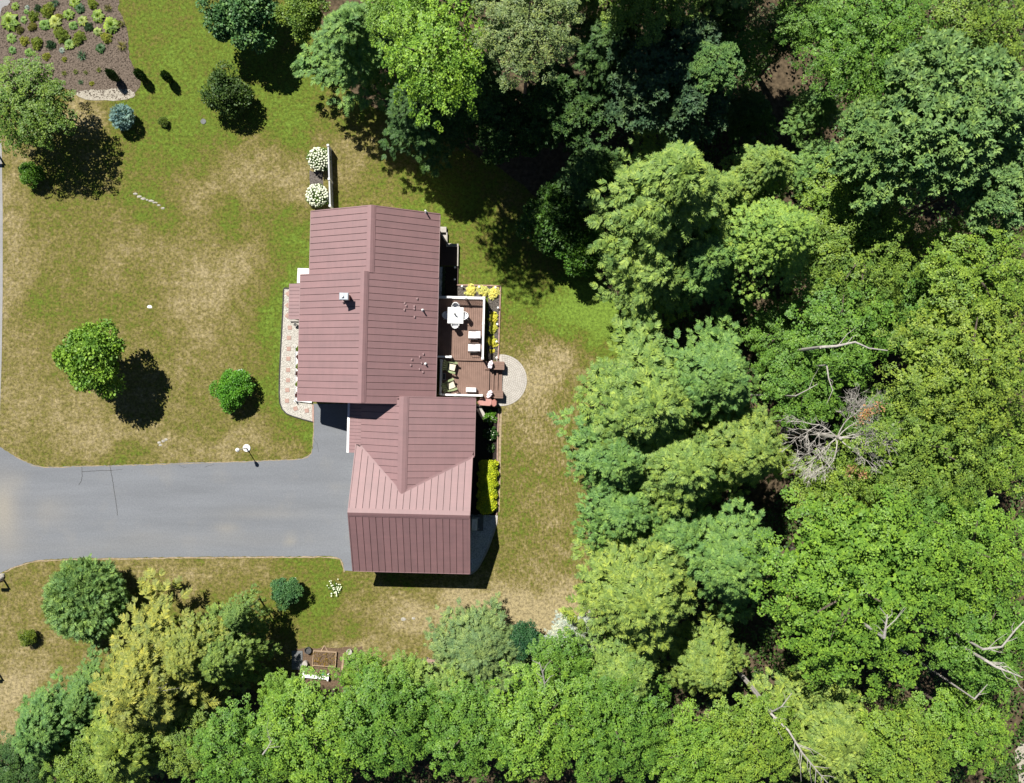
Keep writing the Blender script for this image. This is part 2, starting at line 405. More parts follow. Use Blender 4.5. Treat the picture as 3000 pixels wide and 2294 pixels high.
# forest floor
ff = smooth_poly([(1190,-700),(940,-60),(960,120),(1010,250),(1130,330),(1330,420),(1500,520),(1640,640),(1730,760),(1800,880),(1850,1000),(1790,1090),
                  (1720,1250),(1720,1500),(1730,1700),(1700,1850),(1560,1900),(1300,1960),(1130,1985),(930,2010),(780,2030),(640,1990),(470,1990),(300,2080),(80,2170),(-250,2250),
                  (-300,3100),(3600,3100),(3600,-700)], 5, 0.12, seed=3)
tag(sheet('forest_floor', ff, 0.004, M['litter']), 'brown leaf litter under the woods', kind='structure')
pg = smooth_poly([(2975,2200),(3010,2170),(3080,2200),(3080,2330),(2995,2330),(2982,2260)], 5, 0.05)
tag(sheet('clearing_soil', pg, 0.009, M['palegravel']), 'pale bare soil in the clearing', kind='structure')
# road along the west
rd = [G(-500,-300), G(62,-300), G(48,-20), G(30,8), G(2,34), G(-12,120), G(-6,330), G(5,430), G(8,620), G(8,850), G(5,1050), G(-4,1310), G(-4,1690), G(-14,1900), G(-26,2200), G(-40,2700), G(-500,2700)]
tag(sheet('road', rd, 0.006, M['road']), 'pale asphalt road along the lawn', kind='structure')

# driveway
drv = [(-4,1308),(40,1334),(96,1362),(129,1368),(300,1364),(430,1360),(600,1354),(717,1351),(850,1346),(884,1343),(902,1336),(911,1327),(916,1312),(918,1280),(919,1236),(919,1183),
       (1080,1183),(1120,1400),(1120,1640),(1060,1672),(1009,1672),(1006,1650),(999,1637),(985,1631),(964,1629),(850,1630),(717,1630),(502,1632),(300,1635),(206,1636),(150,1638),(110,1641),(75,1649),(48,1658),(-4,1680)]
dp = lin_poly(drv, 0.16, 0.03, 5)
# gridded surface so dusty patches can be stored on it
drive = sheet('driveway', dp, 0.010, M['asphalt'], kind='structure')
tag(drive, 'grey asphalt driveway leading from the road to the garage')
import bmesh
bm = bmesh.new(); bm.from_mesh(drive.data)
bmesh.ops.triangulate(bm, faces=bm.faces[:])
for ax, lo, hi in ((0, -37, -9), (1, -14, 0)):
    for c in np.arange(lo, hi, 0.5):
        nrm = Vector((1, 0, 0)) if ax == 0 else Vector((0, 1, 0))
        bmesh.ops.bisect_plane(bm, geom=bm.verts[:]+bm.edges[:]+bm.faces[:], plane_co=nrm*c, plane_no=nrm)
bm.to_mesh(drive.data); bm.free()
DUST = [(5,1480,30,60,0.8),(20,1570,40,60,0.35),(150,1500,40,30,0.3),(55,1410,20,20,0.25),(665,1548,26,12,0.45),(770,1502,90,10,0.28),(850,1580,12,8,0.7),
        (420,1570,60,14,0.15),(700,1578,150,8,0.22),(300,1600,250,12,0.12),(985,1432,14,10,0.2)]
vals = []
for v in drive.data.vertices:
    px, py = v.co.x*S+1500, 1147-v.co.y*S
    vals.append(min(1, sum(a*math.exp(-0.5*(((px-x)/rx)**2+((py-y)/ry)**2)) for x, y, rx, ry, a in DUST)))
a = drive.data.attributes.new('dust', 'FLOAT', 'POINT'); a.data.foreach_set('value', vals)
def crack(pts, wdt, seed):
    rr = random.Random(seed); P = []
    for i in range(len(pts)-1):
        a, b = G(*pts[i]), G(*pts[i+1])
        for k in range(6): q = a.lerp(b, k/6); P.append(q + Vector((rr.uniform(-.015,.015), rr.uniform(-.015,.015), 0)))
    P.append(G(*pts[-1]))
    ribbon('crack', P, wdt, 0.0108, 0.014, M['crack'], drive)
crack([(240,1368),(241,1395),(238,1410),(231,1421)], 0.035, 1)
crack([(240,1382),(285,1379),(330,1378)], 0.035, 2)
crack([(330,1378),(345,1376),(360,1375)], 0.018, 3)
crack([(322,1362),(326,1384),(332,1420),(338,1460),(343,1490),(344,1510)], 0.04, 4)
crack([(525,1362),(533,1368),(545,1369)], 0.02, 5)
crack([(600,1369),(612,1364),(628,1361)], 0.02, 6)
crack([(918,1285),(930,1300),(933,1325)], 0.02, 7)
ed = [(1009,1675),(1003,1650),(996,1639),(984,1634),(964,1632),(717,1633),(502,1635),(206,1639),(110,1644),(75,1652),(44,1662),(0,1682)]
P = []
rr = random.Random(4)
for i in range(len(ed)-1):
    a_, b_ = G(*ed[i]), G(*ed[i+1]); n_ = max(1, int((b_-a_).length/0.3))
    P += [a_.lerp(b_, k/n_) + Vector((rr.uniform(-.02,.02), rr.uniform(-.03,.03), 0)) for k in range(n_)]
tag(ribbon('verge_strip', P, [rr.uniform(0.05, 0.13) for _ in P], 0.0, 0.016, M['sand']), 'thin strip of bare soil along the driveway', kind='structure')
ed2 = [(919,1240),(917,1300),(912,1330),(900,1341),(880,1347),(717,1355),(430,1364),(129,1372),(96,1366),(30,1333)]
P = []
for i in range(len(ed2)-1):
    a_, b_ = G(*ed2[i]), G(*ed2[i+1]); n_ = max(1, int((b_-a_).length/0.3))
    P += [a_.lerp(b_, k/n_) + Vector((rr.uniform(-.02,.02), rr.uniform(-.03,.03)+0.06, 0)) for k in range(n_)]
tag(ribbon('verge_strip', P, [rr.uniform(0.01, 0.07) for _ in P], 0.0, 0.013, M['sand']), 'thin strip of bare soil along the driveway', kind='structure')

# ------------------------------------------------------------------ house
HOUSE = empty('house', HW(-9, 2), -TH, 'maroon metal-roofed house with attached breezeway and two-slope garage', 'house')
U0, V0 = -9.0, 2.0
def hv(u, v, z): return Vector((u-U0, v-V0, z))

def slope_panels(parent, o, a, s, wd, n, s0, s1, flip=1, rib=0.032, gap=0.030, ribh=0.042):
    """standing-seam panels: o origin on eave, a unit along eave, s unit up the slope, s0/s1 functions of distance along eave"""
    nrm = a.cross(s); nrm = nrm if nrm.z > 0 else -nrm
    cache = {}
    for i in range(n):
        x0, x1 = i*wd, (i+1)*wd
        b = (s0(x0), s0(x1), s1(x0), s1(x1))
        if b[2]-b[0] < 0.03 and b[3]-b[1] < 0.03: continue
        b = (b[0], b[1], max(b[2], b[0]+0.01), max(b[3], b[1]+0.01))
        key = tuple(round(q, 3) for q in b)
        if key not in cache:
            mb = MB()
            f = lambda x, lo: (b[0]+(b[1]-b[0])*x/wd) if lo else (b[2]+(b[3]-b[2])*x/wd)
            def slab(xa, xb, h):
                mb.slab([a*xa + s*f(xa, 1) + nrm*h, a*xb + s*f(xb, 1) + nrm*h, a*xb + s*f(xb, 0) + nrm*h, a*xa + s*f(xa, 0) + nrm*h], nrm, h-0.004)
            slab(gap, wd-rib, 0.022)
            slab(wd-rib, wd, ribh)
            cache[key] = mb.mesh('roof_panel', M['roof'])
        link('roof_panel', cache[key], parent, o + a*x0)

def roof_base(name, quads, parent=HOUSE):
    mb = MB()
    for q in quads:
        q = [Vector(p) for p in q]
        n = (q[1]-q[0]).cross(q[2]-q[0]).normalized(); n = n if n.z > 0 else -n
        mb.slab(q, n, 0.09)
    return mb.build(name, M['underlay'], parent)

def ridge_cap(parent, p0, p1, s_left, s_right, wd=0.21):
    """folded cap: two stepped flanges either side of the ridge"""
    mb = MB()
    for sdir in (s_left, s_right):
        a = (p1-p0).normalized(); n = a.cross(sdir); n = n if n.z > 0 else -n
        up = Vector((0, 0, 0.075))
        mb.slab([p0+up, p1+up, p1+up-sdir*wd, p0+up-sdir*wd], n, 0.02)
        mb.slab([p0+up*0.82-sdir*(wd-.01), p1+up*0.82-sdir*(wd-.01), p1+up*0.75-sdir*(wd+.10), p0+up*0.75-sdir*(wd+.10)], n, 0.02)
    return mb.build('ridge_cap', M['roof'], parent)

def trim(parent, p0, p1, wd, hgt, mat=None, name='rake_trim'):
    """board along a sloped or level edge"""
    d = (p1-p0).normalized(); sd_ = d.cross(Vector((0, 0, 1))).normalized()*wd/2
    mb = MB(); q = [p0-sd_, p1-sd_, p1+sd_, p0+sd_]
    dn = Vector((0, 0, -hgt))
    mb.add(q + [p+dn for p in q], [(0,1,2,3), (7,6,5,4), (0,4,5,1), (1,5,6,2), (2,6,7,3), (3,7,4,0)])
    return mb.build(name, mat or M['roof'], parent)

PIT = 0.49
# main roof, two sections
NU0, NU1, NR, NZ = -14.33, -5.34, -9.72, 4.95
SU0, SU1, SRU, SZ = -14.95, -5.33, -10.05, 5.11
VS, VM, VN = -0.98, 7.76, 12.22
def house_z(u, v):
    r, z = (NR, NZ) if v > VM else (SRU, SZ)
    return z - abs(u-r)*PIT
for nm, u0, u1, ur, zr, v0, v1 in (('north', NU0, NU1, NR, NZ, VM, VN), ('south', SU0, SU1, SRU, SZ, VS, VM)):
    zw, ze = zr-(ur-u0)*PIT, zr-(u1-ur)*PIT
    base = roof_base('roof', [[hv(u0, v0, zw), hv(u0, v1, zw), hv(ur, v1, zr), hv(ur, v0, zr)], [hv(u1, v0, ze), hv(u1, v1, ze), hv(ur, v1, zr), hv(ur, v0, zr)]])
    n = max(1, round((v1-v0)/0.457)); wd = (v1-v0)/n
    sW = Vector((1, 0, PIT)).normalized(); sE = Vector((-1, 0, PIT)).normalized()
    lw = (ur-u0)*math.sqrt(1+PIT**2); le = (u1-ur)*math.sqrt(1+PIT**2)
    slope_panels(base, hv(u0, v1, zw), Vector((0, -1, 0)), sW, wd, n, lambda x: 0.0, lambda x: lw-0.10)
    slope_panels(base, hv(u1, v1, ze), Vector((0, -1, 0)), sE, wd, n, lambda x: 0.0, lambda x: le-0.10)
    ridge_cap(base, hv(ur, v0-0.02, zr), hv(ur, v1+0.03, zr), sW, sE)
    up = Vector((0, 0, 0.05))
    trim(base, hv(u0-.03, v1+0.02, zw)+up, hv(ur, v1+0.02, zr)+up, 0.07, 0.22)
    trim(base, hv(u1+.03, v1+0.02, ze)+up, hv(ur, v1+0.02, zr)+up, 0.07, 0.22)
    if nm == 'south':
        trim(base, hv(u0-.03, v0-0.02, zw)+up, hv(ur, v0-0.02, zr)+up, 0.07, 0.22)
        trim(base, hv(u1+.03, v0-0.02, ze)+up, hv(ur, v0-0.02, zr)+up, 0.07, 0.22)
    trim(base, hv(u0-.025, v0, zw+.012), hv(u0-.025, v1, zw+.012), 0.05, 0.18, name='fascia')
    trim(base, hv(u1+.025, v0, ze+.012), hv(u1+.025, v1, ze+.012), 0.05, 0.18, name='fascia')

# garage
GU0, GU1, GV0, GV1, GR, GE, GZ = -10.78, -2.66, -12.78, -3.95, -8.37, 2.70, 4.90
gp = (GZ-GE)/((GV1-GV0)/2)
# breezeway
CR, CZ, CN = -7.34, 4.25, -0.55
CE, CEZ = -2.53, 3.0
CW, CWZ = -10.46, 2.75
vapex = GR + (GZ-CZ)/gp           # where its ridge dies into the garage slope
def garage_n(z): return GR + (GZ-z)/gp
base = roof_base('roof', [[hv(GU0, GV0, GE), hv(GU1, GV0, GE), hv(GU1, GR, GZ), hv(GU0, GR, GZ)], [hv(GU0, GV1, GE), hv(GU1, GV1, GE), hv(GU1, GR, GZ), hv(GU0, GR, GZ)]])
n = 18; wd = (GU1-GU0)/n; q = math.sqrt(1+gp*gp); lg = (GV1-GV0)/2*q
sS = Vector((0, 1, gp)).normalized(); sN = Vector((0, -1, gp)).normalized()
slope_panels(base, hv(GU0, GV0, GE), Vector((1, 0, 0)), sS, wd, n, lambda x: 0.0, lambda x: lg-0.10)
def valley(x):      # slope distance from the north eave where the breezeway valley cuts the garage panel
    u = GU0 + x
    if u < CR: z = CWZ + (CZ-CWZ)*(u-CW)/(CR-CW)
    else: z = CEZ + (CZ-CEZ)*(CE-u)/(CE-CR)
    v = garage_n(max(z, GE))
    return max(0.0, (GV1-v)*q) + 0.04
slope_panels(base, hv(GU0, GV1, GE), Vector((1, 0, 0)), sN, wd, n, valley, lambda x: lg-0.10)
ridge_cap(base, hv(GU0-.03, GR, GZ), hv(GU1+.03, GR, GZ), sN, sS)
up = Vector((0, 0, 0.05))
for uu in (GU0-.02, GU1+.02):
    trim(base, hv(uu, GV0-.03, GE)+up, hv(uu, GR, GZ)+up, 0.07, 0.22)
    trim(base, hv(uu, GV1+.03, GE)+up, hv(uu, GR, GZ)+up, 0.07, 0.22)
trim(base, hv(GU0, GV0-.025, GE+.012), hv(GU1, GV0-.025, GE+.012), 0.05, 0.18, name='fascia')

# breezeway roof
pe = (CZ-CEZ)/(CE-CR); pw = (CZ-CWZ)/(CR-CW)
vE = garage_n(CEZ); vW = garage_n(CWZ)
base = roof_base('roof', [[hv(CR, CN, CZ), hv(CE, CN, CEZ), hv(CE, vE, CEZ), hv(CR, vapex, CZ)], [hv(CR, CN, CZ), hv(CW, -0.72, CWZ), hv(CW, vW, CWZ), hv(CR, vapex, CZ)]])
wd = 0.457; n = 18
sE = Vector((-1, 0, pe)).normalized(); sW = Vector((1, 0, pw)).normalized()
qe = math.sqrt(1+pe*pe); qw = math.sqrt(1+pw*pw)
def cutE(x):
    v = CN - x                      # valley: starts at eave vE, climbs to apex
    if v >= vE: return 0.0
    t = (vE-v)/(vE-vapex); return min(1.0, t)*(CE-CR)*qe + 0.02
def cutW(x):
    v = -0.72 - x
    if v >= vW: return 0.0
    t = (vW-v)/(vW-vapex); return min(1.0, t)*(CR-CW)*qw + 0.02
slope_panels(base, hv(CE, CN, CEZ), Vector((0, -1, 0)), sE, wd, n, cutE, lambda x: (CE-CR)*qe-0.10)
slope_panels(base, hv(CW, -0.72, CWZ), Vector((0, -1, 0)), sW, wd, n, cutW, lambda x: (CR-CW)*qw-0.10)
ridge_cap(base, hv(CR, CN+.03, CZ), hv(CR, vapex-.03, CZ), sW, sE, 0.26)
trim(base, hv(CE+.03, CN+.02, CEZ)+up, hv(CR, CN+.02, CZ)+up, 0.07, 0.45)
trim(base, hv(CE+.025, CN, CEZ+.012), hv(CE+.025, vE, CEZ+.012), 0.05, 0.18, name='fascia')
# the west rake return near the ridge
trim(base, hv(CR-.52, CN-.10, CZ-.52*pw)+up, hv(CR, CN+.02, CZ)+up, 0.07, 0.35)
for (ua, za, va) in ((CW, CWZ, vW), (CE, CEZ, vE)):
    trim(base, hv(ua, va, za)+Vector((0,0,.055)), hv(CR, vapex, CZ)+Vector((0,0,.055)), 0.14, 0.03, name='valley_flashing')
# lower porch roof of the breezeway, with its white gutter
PW, PWZ = -11.34, 2.42
pp = (CWZ-.02-PWZ)/(CW-PW)
base = roof_base('porch_roof', [[hv(PW, -0.72, PWZ), hv(PW, -4.55, PWZ), hv(CW-.02, -4.55, CWZ-.06), hv(CW-.02, -0.72, CWZ-.06)]])
sP = Vector((1, 0, pp)).normalized()
slope_panels(base, hv(PW, -0.72, PWZ), Vector((0, -1, 0)), sP, 0.2394, 16, lambda x: 0.0, lambda x: (CW-PW)*math.sqrt(1+pp*pp), rib=0.026, gap=0.018)
MB().box(PW-.17-U0, PW-.005-U0, -4.57-V0, -0.80-V0, PWZ-.12, PWZ-.01).box(PW-.15-U0, PW-.03-U0, -4.55-V0, -0.82-V0, PWZ-.01, PWZ-.004).build('gutter', M['white'], HOUSE)
# entry porch roof on the west side
EU0, EU1, EV0, EV1, EZ0, EZ1 = -15.80, -14.92, 4.69, 7.20, 2.36, 2.60
base = roof_base('porch_roof', [[hv(EU0, EV0, EZ0), hv(EU0, EV1, EZ0), hv(EU1, EV1, EZ1), hv(EU1, EV0, EZ1)]])
pq = (EZ1-EZ0)/(EU1-EU0); sQ = Vector((1, 0, pq)).normalized()
slope_panels(base, hv(EU0, EV1, EZ0), Vector((0, -1, 0)), sQ, 0.251, 10, lambda x: 0.0, lambda x: (EU1-EU0)*math.sqrt(1+pq*pq), rib=0.026, gap=0.018)
trim(base, hv(EU0-.02, EV0, EZ0+.01), hv(EU0-.02, EV1, EZ0+.01), 0.04, 0.16, name='fascia')
for vv in (EV0+.15, EV1-.15):
    MB().box(EU0+.1-U0, EU0+.22-U0, vv-.06-V0, vv+.06-V0, 0, EZ0-.1).build('porch_post', M['white'], HOUSE)
# walls
def gable_wall(name, u0, u1, v0, v1, zw, ze, ur, zr, ns=True):
    mb = MB()
    if ns:   # ridge runs along v
        pr = [(u0, 0), (u1, 0), (u1, ze), (ur, zr), (u0, zw)]
        vs = [hv(a, v0, b) for a, b in pr] + [hv(a, v1, b) for a, b in pr]
    else:    # ridge runs along u; u0,u1 are v-limits
        pr = [(u0, 0), (u1, 0), (u1, ze), (ur, zr), (u0, zw)]
        vs = [hv(v0, a, b) for a, b in pr] + [hv(v1, a, b) for a, b in pr]
    mb.add(vs, [(0,1,2,3,4), (9,8,7,6,5), (0,5,6,1), (1,6,7,2), (2,7,8,3), (3,8,9,4), (4,9,5,0)])
    return mb.build(name, M['siding'], HOUSE)
d = 0.14
gable_wall('wall', NU0+.35, NU1-.35, VM-.2, VN-.35, NZ-(NR-NU0-.35)*PIT-d, NZ-(NU1-.35-NR)*PIT-d, NR, NZ-d)
gable_wall('wall', SU0+.35, SU1-.35, VS+.30, VM-.35, SZ-(SRU-SU0-.35)*PIT-d, SZ-(SU1-.35-SRU)*PIT-d, SRU, SZ-d)
gw = gable_wall('wall', GV0+.35, GV1-.35, GU0+.35, GU1-.35, GE+.35*gp-d, GE+.35*gp-d, GR, GZ-d, ns=False)
MB().prism([hv(CW+.3, -0.9, 0)[:2], hv(CE-.35, -0.9, 0)[:2], hv(CE-.35, -4.4, 0)[:2], hv(CW+.3, -4.4, 0)[:2]], 0, 2.6).build('wall', M['siding'], HOUSE)
def opening(name, u0, u1, v0, v1, z0, z1, mat):
    return MB().box(min(u0,u1)-U0, max(u0,u1)-U0, min(v0,v1)-V0, max(v0,v1)-V0, z0, z1).build(name, mat, HOUSE)
for v0, v1 in ((-11.9, -9.0), (-8.2, -5.3)):
    gd = opening('garage_door', GU0+.33, GU0+.36, v0, v1, 0.02, 2.2, M['white'])
    for k in range(4):
        MB().box(GU0+.31-U0, GU0+.325-U0, v0+.05-V0, v1-.05-V0, .06+.54*k, .56+.54*k).build('door_panel', M['white'], gd)
for u, sg, v0, v1, z0, z1 in ((SU1-.35, 1, 4.2, 6.0, .72, 2.3), (SU1-.35, 1, 0.6, 1.6, 1.2, 2.3), (NU1-.35, 1, 9.2, 10.6, 1.0, 2.2), (SU0+.35, -1, 0.4, 1.8, .9, 2.2), (SU0+.35, -1, 2.4, 3.8, .9, 2.2), (NU0+.35, -1, 9.0, 10.8, .9, 2.2)):
    fr = opening('window', u+sg*.005, u+sg*.05, v0-.08, v1+.08, z0-.08, z1+.08, M['white'])
    MB().box(min(u+sg*.05, u+sg*.055)-U0, max(u+sg*.05, u+sg*.055)-U0, v0-V0, v1-V0, z0, z1).build('pane', M['glass'], fr)
opening('door', SU0+.30, SU0+.35, 5.5, 6.45, .18, 2.2, M['redcover2'])

def on_roof(px, py, dz=0.0):
    z = 3.6
    for _ in range(8):
        u, v = HL(px, py, z); z = house_z(u, v) + dz
    return u, v, z-dz
# chimney
u, v, z = on_roof(1019, 875)
zt = z + 1.15; uc, vc = HL(1007, 868, zt)
ch = MB().box(uc-.24-U0, uc+.24-U0, vc-.18-V0, vc+.18-V0, z-.4, zt-.14).build('chimney', M['brick'], HOUSE)
MB().rbox(uc-.30-U0, uc+.30-U0, vc-.24-V0, vc+.24-V0, zt-.14, zt, .04).build('chimney_cap', M['capmetal'], ch)
MB().box(uc-.34-U0, uc+.34-U0, vc-.28-V0, vc+.28-V0, z-.15, z+.10).build('flashing', M['roof'], ch)
MB().tube([hv(uc-.1, vc, zt-.02), hv(uc-.1, vc, zt+.10)], .09, 10).build('flue', M['palegrey'], ch)
# vent pipes
for px, py, hh in ((1248.5, 622, .55), (1239, 909, .50), (1247, 1066, .30)):
    u, v, z = on_roof(px, py)
    vp = MB().tube([hv(u, v, z-.05), hv(u, v, z+hh)], .05, 10).build('vent_pipe', M['white'], HOUSE)
    MB().lathe([(.10, 0), (.10, .04), (.055, .12)], 10, hv(u, v, z+.02)).build('pipe_collar', M['palegrey'], vp)
for zx, zy in ((1110,827),(1015,862),(1025,880),(1088,885),(1088,905),(1012,912),(1090,967),(1158,1252),(1130,1273),(1070,1294),(1145,1322),(1062,1338),(1130,1368),(1155,1390)):
    u, v, z = on_roof(800+zx/2.625, 560+zy/2.625)
    MB().box(u-.035-U0, u+.035-U0, v-.07-V0, v+.07-V0, z+.02, z+.11).box(u-.09-U0, u+.03-U0, v-.03-V0, v+.03-V0, z+.02, z+.07).build('snow_guard', M['roof'], HOUSE)
# downspouts and corner details on the south-west
q0, q1 = G(866, 1174, .12), G(914, 1178, .05)
dsp = empty('downspout', q0, 0, 'white downspout extension lying on the gravel walk by the house corner', 'downspout')
MB().tube([(0,0,-.04), (0,0,.3)], .055, 8).build('elbow', M['white'], dsp)
e = q1-q0
MB().tube([(0,0,0), tuple(e*.5), tuple(e)], [.05, .075, .10], 8).build('pipe', M['white'], dsp)

# white pad at the north-west inside corner
pad = [G(*p) for p in ((873,786),(906,787),(909,805),(880,806),(879,830),(871,830))]
tag(sheet('concrete_pad', pad, 0.10, M['whitestone'], thick=.1), 'bright white L-shaped concrete pad in the house step', 'pad')
# entry stoop
sto = empty('entry_stoop', G(862, 900), 0, 'light concrete entry stoop under the small west porch roof', 'stoop')
o0 = G(862, 900)
MB().prism([(p-o0)[:2] for p in (G(852,838), G(882,838), G(878,942), G(851,942))], 0, .17).build('slab', M['concrete'], sto)
MB().prism([(p-o0)[:2] for p in (G(846,870), G(851.9,870), G(851.9,920), G(846,920))], 0, .09).build('step', M['concrete'], sto)
pt = empty('flower_pot', G(868, 952), 0, 'small pale round pot beside the entry stoop', 'pot')
MB().lathe([(.10,0),(.13,.2),(.15,.28),(.12,.28),(.11,.24)], 14).build('pot', M['concrete'], pt)
MB().lathe([(.105,.2),(.11,.243)], 12).build('soil', M['darkgrey'], pt)

# ------------------------------------------------------------------ gravel walk with stepping pavers
wk = [(831,846),(829,900),(826,960),(822,1030),(819,1093),(818,1150),(820,1180),(827,1199),(840,1212),(860,1220),(890,1229),(917,1236),(917,1186),(905,1183),(880,1181),(880,1050),(880,950),(885,846)]
wp = lin_poly(wk, 0.3, 0.0)
walk = tag(sheet('gravel_path', wp, 0.012, M['gravel']), 'pale gravel walk with pink stepping pavers along the west wall', kind='structure')
P = [G(*p) for p in wk[:12]]
ribbon('path_edging', P, 0.07, 0, 0.07, M['edging'], walk)
ribbon('path_edging', [G(832,844), G(855,844)], 0.07, 0, 0.07, M['edging'], walk)
ribbon('brick_border', [G(917,1186), G(917.5,1237)], 0.14, 0, 0.035, M['pinkpaver'], walk)
pm = MB().rbox(-.15,.15,-.15,.15,0,.035,.012).mesh('stepping_paver', M['pinkpaver'])
for i, (px, py, a_) in enumerate(((849,960,2),(846.5,990,-3),(846,1022,2),(845,1051,0),(844.5,1084,3),(844,1114,-2),(842,1143,4),(841,1174,2),(866,1197,18),(899,1203,8),(844,861,45),(843,894.5,45),(842,925,45))):
    o = link('stepping_paver', pm, walk, G(px, py, .010)); o.rotation_euler[2] = R(a_)
# loose gravel as real stones on the walk
def pebbles(name, poly, n, s0, s1, z, mat, seed, parent):
    rr = random.Random(seed); xs_ = [p[0] for p in poly]; ys_ = [p[1] for p in poly]
    def inside(x, y):
        c = False; j = len(poly)-1
        for i in range(len(poly)):
            if (poly[i][1] > y) != (poly[j][1] > y) and x < (poly[j][0]-poly[i][0])*(y-poly[i][1])/(poly[j][1]-poly[i][1])+poly[i][0]: c = not c
            j = i
        return c
    mb = MB(); k = 0
    while k < n:
        x, y = rr.uniform(min(xs_), max(xs_)), rr.uniform(min(ys_), max(ys_))
        if not inside(x, y): continue
        k += 1; s = rr.uniform(s0, s1); a = rr.uniform(0, 6.28); h = s*rr.uniform(.4, .8)
        vs = [(x+s*math.cos(a+t)*rr.uniform(.7,1.1), y+s*math.sin(a+t)*rr.uniform(.7,1.1), z) for t in (0, 1.57, 3.14, 4.71)] + [(x+rr.uniform(-.3,.3)*s, y+rr.uniform(-.3,.3)*s, z+h)]
        mb.add(vs, [(0,1,4),(1,2,4),(2,3,4),(3,0,4)])
    return tag(mb.build(name, mat, parent), kind='stuff')
pebbles('gravel_stones', [G(*p) for p in wk], 5200, .025, .05, .012, M['gravel'], 11, walk)

# ------------------------------------------------------------------ deck
DECK = empty('deck', HW(-3.5, 3), -TH, 'brown composite two-level deck with white railings and three steps', 'deck')
DU, DV = -3.5, 3.0
def dv(u, v, z): return Vector((u-DU, v-DV, z))
ZU, ZL = 0.70, 0.56
def dbox(name, u0, u1, v0, v1, z0, z1, mat, parent=DECK): return MB().box(u0-DU, u1-DU, v0-DV, v1-DV, z0, z1).build(name, mat, parent)
fr = dbox('deck_frame', -5.66, -2.07, 2.17, 6.70, 0.02, ZU-.045, M['deckdark'])
bmesh_board = {}
def boards(u0, u1, v0, v1, z, pitch=0.145, gap=0.014):
    n = round((u1-u0)/pitch); p = (u1-u0)/n
    me_ = MB().box(0, p-gap, 0, v1-v0, -.03, 0).mesh('deck_board', M['deck'])
    for i in range(n): link('deck_board', me_, DECK, dv(u0+i*p, v0, z))
boards(-5.66, -2.05, 2.30, 6.72, ZU)
dbox('border_board', -5.1, -2.05, 2.155, 2.293, ZU-.03, ZU+.002, M['deck'])
dbox('riser', -5.1, -2.05, 2.158, 2.175, ZL+.004, ZU-.031, M['deck'])
dbox('deck_frame', -5.15, -1.72, -0.42, 2.15, 0.02, ZL-.045, M['deckdark'])
boards(-5.18, -1.66, -0.45, 2.15, ZL)
# steps
for k, (u0, u1) in enumerate(((-1.655, -1.345), (-1.355, -1.045), (-1.055, -0.745))):
    zz = ZL - .14*(k+1)
    for j in range(2):
        dbox('tread', u0+.155*j+.012, u0+.155*j+.152, .05, 1.53, zz-.03, zz, M['deck'])
    dbox('riser', u0-.012+.006, u0+.008, .05, 1.53, zz-.03, zz+.105, M['deckdark'])
    dbox('deck_frame', u0+.01, u1-.01, .06, 1.52, 0.01, zz-.032, M['deckdark'])
def plinth(u0, u1, v0, v1, zt):
    p = dbox('plinth', u0+.02, u1-.02, v0+.02, v1-.02, 0.0, zt-.035, M['deck'])
    n = 4; w_ = (v1-v0)/n
    for i in range(n): MB().box(u0-DU, u1-DU, v0+i*w_+.004-DV, v0+(i+1)*w_-.004-DV, zt-.033, zt).build('cap_board', M['deck'], p)
plinth(-2.02, -0.60, 1.55, 2.16, .68)
plinth(-2.08, -0.64, -0.52, 0.05, .66)

def railing(u0, v0, u1, v1, zd, posts):
    L = math.hypot(u1-u0, v1-v0); d = Vector((u1-u0, v1-v0, 0))/L; nn = Vector((-d.y, d.x, 0))
    def bar(mb, t0, t1, wd, z0, z1):
        a, b = dv(u0, v0, 0)+d*t0, dv(u0, v0, 0)+d*t1
        q = [a-nn*wd/2, b-nn*wd/2, b+nn*wd/2, a+nn*wd/2]
        mb.add([(p.x, p.y, z0) for p in q]+[(p.x, p.y, z1) for p in q], [(0,3,2,1),(4,5,6,7),(0,1,5,4),(1,2,6,5),(2,3,7,6),(3,0,4,7)])
    m1 = MB(); bar(m1, 0, L, .13, zd+.86, zd+.91); bar(m1, 0, L, .07, zd+.80, zd+.858); o = m1.build('handrail', M['white'], DECK)
    m2 = MB(); bar(m2, 0, L, .06, zd+.08, zd+.13); m2.build('bottom_rail', M['white'], DECK)
    m3 = MB(); t = .1
    while t < L-.05: bar(m3, t-.018, t+.018, .036, zd+.131, zd+.799); t += .125
    tag(m3.build('balusters', M['white'], DECK), kind='stuff')
    for t in posts:
        t = t*L; c = dv(u0, v0, 0)+d*t
        pmb = MB().box(c.x-.06, c.x+.06, c.y-.06, c.y+.06, 0.02, zd+.93); po = pmb.build('railing_post', M['white'], DECK)
        MB().add([(c.x-.085, c.y-.085, zd+.932),(c.x+.085, c.y-.085, zd+.932),(c.x+.085, c.y+.085, zd+.932),(c.x-.085, c.y+.085, zd+.932),(c.x, c.y, zd+.99)],
                 [(0,3,2,1),(0,1,4),(1,2,4),(2,3,4),(3,0,4)]).build('post_cap', M['white'], po)
railing(-5.6, 6.62, -2.15, 6.62, ZU, (.02, .62, 1.0))
railing(-2.15, 6.54, -2.15, 2.30, ZU, (.42, 1.0))
railing(-5.6, 2.36, -4.38, 2.36, ZU, (.96,))
railing(-5.11, 2.10, -5.11, -0.30, ZL, (0.0, 1.0))
railing(-5.03, -0.34, -2.16, -0.34, ZL, (.35, 1.0))

